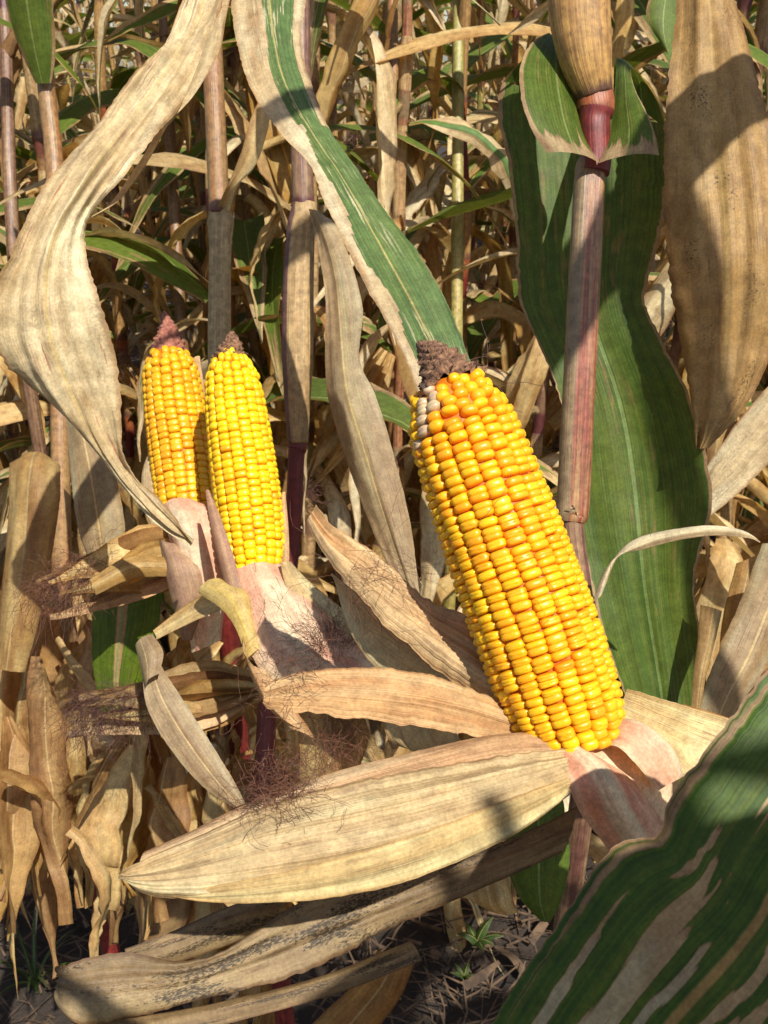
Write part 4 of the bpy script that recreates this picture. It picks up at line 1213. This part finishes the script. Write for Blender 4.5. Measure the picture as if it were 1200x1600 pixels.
ribbon(mb, [(352, -35, 372, -38, .67, .665), (336, 30, 357, 10, .63, .62), (312, 105, 342, 80, .59, .58), (282, 168, 306, 150, .575, .568), (258, 200, 262, 194, .568, .562)], nu=10, nv=50, bulge=-0.25, ripple=0.06, freq=50, seed=72, crump=0.04)
ribbon(mb, [(262, 196, 245, 215, .558, .56), (225, 262, 200, 285, .552, .555), (185, 315, 165, 330, .545, .548), (140, 340, 138, 345, .535, .536)], nu=8, nv=40, bulge=0.2, ripple=0.06, freq=50, seed=73, crump=0.04)
mb.obj('leaf', M['pale'], P4)

# -- cane with purple sheath, half green leaf and the lemon-yellow ear
P5 = plant_at(440, 1000, 0.74, 'maize plant with half green, half bleached leaf above the lemon-yellow ear')
cane(P5, [(466, -60, .73, .0082), (469, 100, .733, .0082), (472, 250, .736, .0082), (474, 325, .738, .0082)], 'cane_purple', tone=lambda a, v: max(0, v - .85) * 6)
cane(P5, [(475, 318, .738, .0088), (475, 335, .738, .0105), (470, 365, .74, .0108), (466, 450, .742, .0118), (465, 560, .745, .0118), (465, 650, .747, .0092), (466, 692, .748, .0074)], 'sheath', 'leaf_sheath', groove=0.1, tone=lambda a, v: 1.0 if 0.1 < a < 0.33 else 0.0)
cane(P5, [(466, 680, .749, .0066), (465, 700, .749, .0072), (463, 715, .749, .0064), (459, 800, .75, .0062), (452, 890, .752, .0062), (435, 980, .755, .0065), (420, 1080, .757, .0072), (414, 1180, .76, .008), (412, 1280, .765, .0085)], 'cane_red', tone=lambda a, v: 0.0)
foot(P5, 412, 1275, .765, .0085, 'cane_red')


def ktone(u, v):
    if v < 0.36:
        return 0.95 if (u < 0.40 - 0.1 * v or u > 0.86) else 0.0
    f = min(1, (v - 0.36) * 5)
    e0 = 0.37 * (1 - f) + 0.2 * f + 0.06 * math.sin(v * 37)
    if u < e0:
        return 1.0
    return 0.22 * f * (0.5 + 0.5 * math.sin(u * 40 + v * 9))


leaf(P5, [(352, -70, 485, -70, .68, .685), (360, 0, 478, 0, .655, .665), (372, 70, 470, 70, .63, .645), (392, 140, 488, 140, .61, .62), (438, 202, 514, 208, .592, .6), (484, 250, 548, 255, .578, .585), (506, 312, 592, 312, .562, .57), (546, 400, 652, 388, .545, .55), (590, 482, 694, 468, .53, .535), (632, 562, 722, 535, .52, .525), (655, 626, 738, 590, .515, .52), (670, 680, 730, 650, .512, .515)], 'center', nu=30, nv=160, bulge=-0.1, ripple=0.05, freq=30, seed=81, crump=0.05, fold=0.03, tone=ktone, rag=0.018)
leaf(P5, [(478, 332, 492, 330, .735, .73), (486, 345, 520, 345, .725, .715), (500, 400, 545, 400, .71, .70), (512, 470, 566, 480, .70, .69), (508, 560, 562, 560, .70, .695), (512, 630, 590, 625, .70, .69), (540, 720, 616, 715, .695, .685), (575, 810, 636, 810, .69, .68), (605, 880, 650, 890, .685, .68), (635, 935, 656, 930, .68, .68)], 'greypale', nu=18, nv=90, bulge=-0.2, ripple=0.1, freq=30, seed=82, crump=0.06)

# -- plants at the left edge
P6 = plant_at(85, 900, 0.95, 'maize plant with red lower cane and hanging gold leaves left of the ears')
cane(P6, [(62, -40, 1.05, .009), (72, 130, 1.05, .0092), (85, 260, 1.05, .0095), (92, 500, 1.04, .0098), (95, 760, 1.03, .01), (100, 1100, 1.03, .0105)], 'cane_rust')
foot(P6, 100, 1090, 1.03, .0105, 'cane_red')
leaf(P6, [(55, 130, 80, 130, 1.035, 1.035), (28, 70, 86, 80, 1.02, 1.02), (8, 0, 82, 0, 1.0, 1.0), (0, -60, 80, -60, .98, .98)], 'fgreen', nu=12, nv=30, bulge=0.15, seed=91)
leaf(P6, [(20, 750, 90, 758, .83, .83), (16, 724, 94, 730, .815, .815), (14, 735, 94, 742, .80, .80), (12, 790, 92, 790, .795, .79), (8, 870, 80, 870, .79, .785), (0, 950, 60, 960, .79, .785), (-10, 1040, 40, 1050, .79, .79)], 'gold', nu=14, nv=50, bulge=-0.25, ripple=0.06, seed=92, crump=0.06)
leaf(P6, [(100, 640, 150, 640, .9, .9), (110, 740, 180, 740, .88, .88), (125, 830, 195, 820, .87, .87), (150, 900, 190, 895, .87, .87)], 'greypale', nu=12, nv=50, bulge=-0.25, ripple=0.08, seed=93, crump=0.08)
leaf(P6, [(145, 890, 258, 885, .74, .735), (143, 960, 250, 960, .735, .73), (147, 1040, 225, 1050, .735, .73), (160, 1120, 205, 1120, .735, .735)], 'green', nu=14, nv=40, bulge=-0.15, ripple=0.06, seed=94, tone=lambda u, v: 0.9 if 0.45 < u < 0.56 else 0.0)
mb = MB()
ribbon(mb, [(214, 1010, 232, 992, .63, .632), (222, 1055, 252, 1040, .62, .625), (232, 1110, 280, 1085, .615, .618), (270, 1175, 322, 1150, .612, .615), (318, 1230, 360, 1210, .612, .614), (365, 1262, 384, 1254, .614, .614)], nu=16, nv=60, bulge=-0.12, ripple=0.05, seed=95, crump=0.03)
ribbon(mb, [(214, 1012, 236, 990, .628, .626), (224, 1045, 252, 1018, .618, .614), (232, 1078, 246, 1052, .612, .61)], nu=8, nv=24, bulge=-0.3, ripple=0.08, seed=96, crump=0.05)
mb.obj('leaf', M['greypale'], P6)
leaf(P6, [(238, 985, 244, 1000, .625, .622), (290, 945, 300, 972, .62, .615), (335, 920, 350, 950, .61, .605), (372, 905, 378, 935, .605, .6)], 'husk', nu=10, nv=30, bulge=-0.2, ripple=0.05, seed=97)
hr = random.Random(5)
for i in range(52):
    x0 = hr.uniform(-30, 420)
    y0 = hr.uniform(930, 1200) if x0 < 220 else hr.uniform(1120, 1260)
    d_ = hr.uniform(.78, 1.05)
    ln = hr.uniform(200, 420)
    w0 = hr.uniform(18, 40)
    rows = []
    cx, dd = x0, 0.0
    slope = hr.uniform(-20, 16)
    tw = hr.uniform(-.01, .01)
    for k in range(9):
        f = k / 8
        cx += hr.uniform(-9, 9) + slope * (1 - f)
        dd += hr.uniform(-.006, .008)
        wd = w0 * (0.12 + 1.1 * math.sin(min(1, f * 1.05 + .02) * math.pi) ** .8) * hr.uniform(.85, 1.12) * (1 - f ** 4)
        tw += hr.uniform(-.004, .004)
        y = y0 + ln * f
        rows.append((cx - max(1.5, wd), y + hr.uniform(-5, 5), cx + max(1.5, wd), y, d_ + dd + tw, d_ + dd - tw))
    leaf(P6 if x0 < 200 else P4, rows, ('rust', 'rust', 'gold', 'rust', 'dry', 'rust')[i % 6], nu=11, nv=44, bulge=hr.choice((-.5, -.35, .4)), ripple=0.08, freq=hr.uniform(30, 60), seed=100 + i, crump=0.08, vee=0.7, rag=0.03)

for i in range(90):
    own = P6 if i % 2 else P4
    px, py, d_ = hr.uniform(-20, 430), hr.uniform(940, 1330), hr.uniform(.76, 1.05)
    p = at(px, py, d_) - own.location
    put('leaf', hr.choice([m_ for q_, m_ in enumerate(POOL['shred']) if q_ % 8 in (1, 3, 5, 7)]), own, Matrix.Translation(p) @ Matrix.Rotation(hr.uniform(0, 6.28), 4, 'Z') @ Matrix.Rotation(hr.uniform(-.5, .5), 4, 'X') @ Matrix.Scale(hr.uniform(.4, .75), 4))

# closed ears with dried silk
def closed_ear(label, base, tip, rad, mat, seed, silk_n=160, silk='silk_dark', sd=Vector((0, 0, 1))):
    r = random.Random(seed)
    root = empty('maize_ear', base, label, 'ear of maize')
    ax = tip - base
    Z = ax.normalized()
    X = Z.orthogonal().normalized()
    Y = Z.cross(X)
    for k in range(7):
        a0 = k * 2.4
        mb = MB()
        L, Rr, nv = [], [], 26
        le = ax.length * r.uniform(0.85, 1.08)
        for i in range(nv):
            s = i / (nv - 1)
            rr = rad * (0.2 + 0.8 * math.sin(min(1, s * 2.2) * math.pi / 2)) * (1 - max(0, s - 0.4) / 0.6 * 0.75) + 0.001 * k * min(1, s * 4) + 0.008 * (k % 3) * max(0, s - .7)
            half = 0.95 * (1 - max(0, s - 0.45) / 0.55 * 0.96)
            pl = [base + Z * (s * le) + (X * math.cos(a0 + q * half) + Y * math.sin(a0 + q * half)) * rr for q in (-1, 1)]
            L.append(pl[0])
            Rr.append(pl[1])
        sweep(mb, L, Rr, [-0.25] * nv, 11, 0.08, 40, seed + k, 0.1, 0, None, 1.0, 0.3, 0.03)
        mb.obj('husk', M[(mat, 'rust', 'huskpink')[k % 3]], root)
    mb = MB()
    for q in range(8):
        silk_mb(mb, base + ax * (0.62 + 0.05 * q) + Vector((0, -0.008, 0.5 * rad * (1.1 - 0.1 * q))), (Z * 1.2 + sd * 0.5).normalized(), silk_n // 4, 0.045, 0.45, r, rad=0.00011, droop=1.2, root_r=0.007, curl=1.3)
    mb.obj('silk', M[silk], root)
    return root


closed_ear('closed husked ear with dark dried silk pointing left, upper of two', at(330, 850, .70), at(70, 930, .66), 0.020, 'dry', 201, 200, 'silk', Vector((.6, 0, .7)))
closed_ear('closed husked ear with matted brown silk, below the dark green leaf', at(420, 1075, .68), at(125, 1115, .66), 0.019, 'dry', 202, 260, 'silk_dark', Vector((.8, -.3, .6)))

# smaller canes between the near plants and the first row
SM = [(613, -30, 615, 330, 1.5, 'cane_rust'), (716, -30, 712, 620, 1.4, 'cane_green'), (262, 150, 292, 640, 1.5, 'cane_rust'), (8, 40, 30, 480, 1.3, 'cane_purple')]
sr = random.Random(77)
for i, (x0, y0, x1, y1, d, mt) in enumerate(SM):
    b = at(x1, y1, d)
    root = empty('maize_plant', (b.x, b.y, -0.02))
    root['label'] = ['slim rust-coloured maize stem behind the half green leaf', 'slim yellow-green maize stem above the large ear tip', 'slim rusty maize stem above the amber ear', 'dark slim maize stem at the left edge'][i]
    root['category'] = 'maize plant'
    t = at(x0, y0, d + 0.02)
    top = t + (t - b) * 0.4
    mb = MB()
    tube(mb, [Vector((b.x, b.y, -0.03)), (Vector((b.x, b.y, 0)) + b) * 0.5, b, t, top], [.0105, .010, .009, .008, .006], n=12, nv=60, bump=0.12, seed=i, tone=lambda a_, v: 1.0 if (v * 9) % 1 < 0.03 else 0.0)
    mb.obj('stalk', M[mt], root)
    for k in range(11):
        f = 0.2 + 0.075 * k
        z = (top.z + 0.03) * f
        pos = Vector((b.x, b.y, -0.03)).lerp(Vector((top.x, top.y, top.z)), f) - root.location
        kind = 'hang' if z < 0.7 else ('droop' if z < 1.15 else 'arch')
        put('leaf', sr.choice(POOL[kind]), root, Matrix.Translation(pos) @ Matrix.Rotation(sr.choice((0, math.pi)) + sr.uniform(0.2, 1.2), 4, 'Z') @ Matrix.Diagonal((.85, .85, .85, 1)))

# -- upper leaves of the plant at the right and a row behind the viewer; they throw the dappled shade
def arch_leaf(parent, base, az, ln, wd, rise, drop, mat, seed, lim=None):
    L, Rr, nv = [], [], 40
    if lim is not None:      # keep the tops low enough that the ears stay in the sun
        hd = Vector((sun_dir.x, sun_dir.y, 0)).normalized()
        tl = math.tan(SUN_EL)
        p, worst = base.copy(), -9
        for i in range(nv):
            ang = rise + (drop - rise) * (i / (nv - 1)) ** 1.2
            p = p + Vector((math.cos(az) * math.sin(ang), math.sin(az) * math.sin(ang), math.cos(ang))) * (ln / nv)
            worst = max(worst, p.z - p.dot(hd) * tl)
        base = base - Vector((0, 0, max(0, worst - lim)))
    p = base.copy()
    side = Vector((-math.sin(az), math.cos(az), 0))
    for i in range(nv):
        f = i / (nv - 1)
        ang = rise + (drop - rise) * f ** 1.2
        dv = Vector((math.cos(az) * math.sin(ang), math.sin(az) * math.sin(ang), math.cos(ang)))
        wv = wd * min(1, .4 + 3 * f) * (1 - f ** 2.5) + 0.001
        L.append(p - side * wv * .5)
        Rr.append(p + side * wv * .5)
        p = p + dv * (ln / nv)
    mb = MB()
    sweep(mb, L, Rr, [-.2] * nv, 9, .06, 28, seed, .02, 0, lambda u, v: max(0, v - .6) * .9, 1.0, .5, .02)
    return mb.obj('leaf', M[mat], parent)


for q, (z, az, ln, wd) in enumerate(((1.3, 20, .6, .08), (1.26, 215, .6, .08), (1.38, 40, .6, .07), (1.36, 260, .5, .06))):
    arch_leaf(P3, Vector((0.408, 0.12, z)), R(az), ln, wd, R(38), R(112), 'fgreen', 300 + q, 1.4)
arch_leaf(P2, Vector((P2.location.x, P2.location.y, 1.42)), R(-97), .5, .07, R(30), R(100), 'fgreen', 310)
arch_leaf(P2, Vector((P2.location.x, P2.location.y, 1.56)), R(-130), .5, .05, R(30), R(100), 'fgreen', 311)
P7 = empty('maize_plant', (0.34, -0.3, -0.02), 'tall maize plant just behind the viewer, seen only by its shade', 'maize plant')
mb = MB()
tube(mb, [Vector((0.34, -0.3, -0.03)), Vector((0.345, -0.3, 0.9)), Vector((0.34, -0.31, 1.95))], [.013, .011, .006], n=10, nv=24)
mb.obj('stalk', M['cane_tan'], P7)
for q, (z, az, ln, wd, rise, drop, lim) in enumerate(((1.8, 178, .62, .085, 84, 126, 1.372), (1.66, 172, .6, .08, 84, 126, 1.285), (1.72, 10, .55, .085, 70, 120, 1.37), (1.9, 138, .5, .035, 60, 118, 1.425))):
    arch_leaf(P7, Vector((0.34, -0.3, z)), R(az), ln, wd, R(rise), R(drop), 'fgreen', 380 + q, lim)
br = random.Random(31)
for i, (x, y, h) in enumerate(((0.16, -0.32, 1.64), (0.45, -0.38, 1.88), (0.74, -0.30, 1.98), (-0.14, -0.3, 1.38))):
    root = empty('maize_plant', (x, y, -0.02), 'maize plant in the row behind the viewer, seen only by its shade', 'maize plant', 'maize plants behind the viewer')
    mb = MB()
    tube(mb, [Vector((x, y, -0.03)), Vector((x + .01, y, 0.8)), Vector((x, y + .01, h))], [.013, .011, .006], n=10, nv=24)
    mb.obj('stalk', M['cane_tan'], root)
    az = br.uniform(-.4, .4)
    for k in range(7):
        z = h - 0.62 + 0.1 * k
        az += math.pi + br.uniform(-.5, .5)
        arch_leaf(root, Vector((x, y, z)), az, br.uniform(.45, .65), br.uniform(.05, .08), R(30), R(118), 'fgreen' if k > 2 else 'dry', 320 + i * 9 + k, br.choice((1.36, 1.38, 1.4, 1.45)))

# -- small weeds on the soil
wr = random.Random(8)


def weed(px, py, d, label, n, hgt, narrow):
    p = at(px, py, d)
    k_ = (p - CAMP)
    g = CAMP + k_ * (CAM_H / -k_.z)
    g.z = 0.0
    root = empty('weed', g, label, 'weed')
    for i in range(n):
        az = i * 2.4 + wr.uniform(-.3, .3)
        arch_leaf(root, g + Vector((0, 0, 0.01 + 0.15 * hgt * (i / n))), az, hgt * wr.uniform(.7, 1.1), hgt * (0.05 if narrow else 0.32), R(wr.uniform(8, 25)), R(wr.uniform(70, 110)), 'weed', 400 + i)
    return root


weed(745, 1490, 1.2, 'broad-leaved green weed seedling on the dark soil', 6, 0.06, False)
weed(725, 1540, 1.1, 'smaller green weed seedling nearest the striped leaf', 5, 0.035, False)
weed(60, 1560, 1.1, 'tuft of green grass on the soil in the lower left corner', 9, 0.13, True)
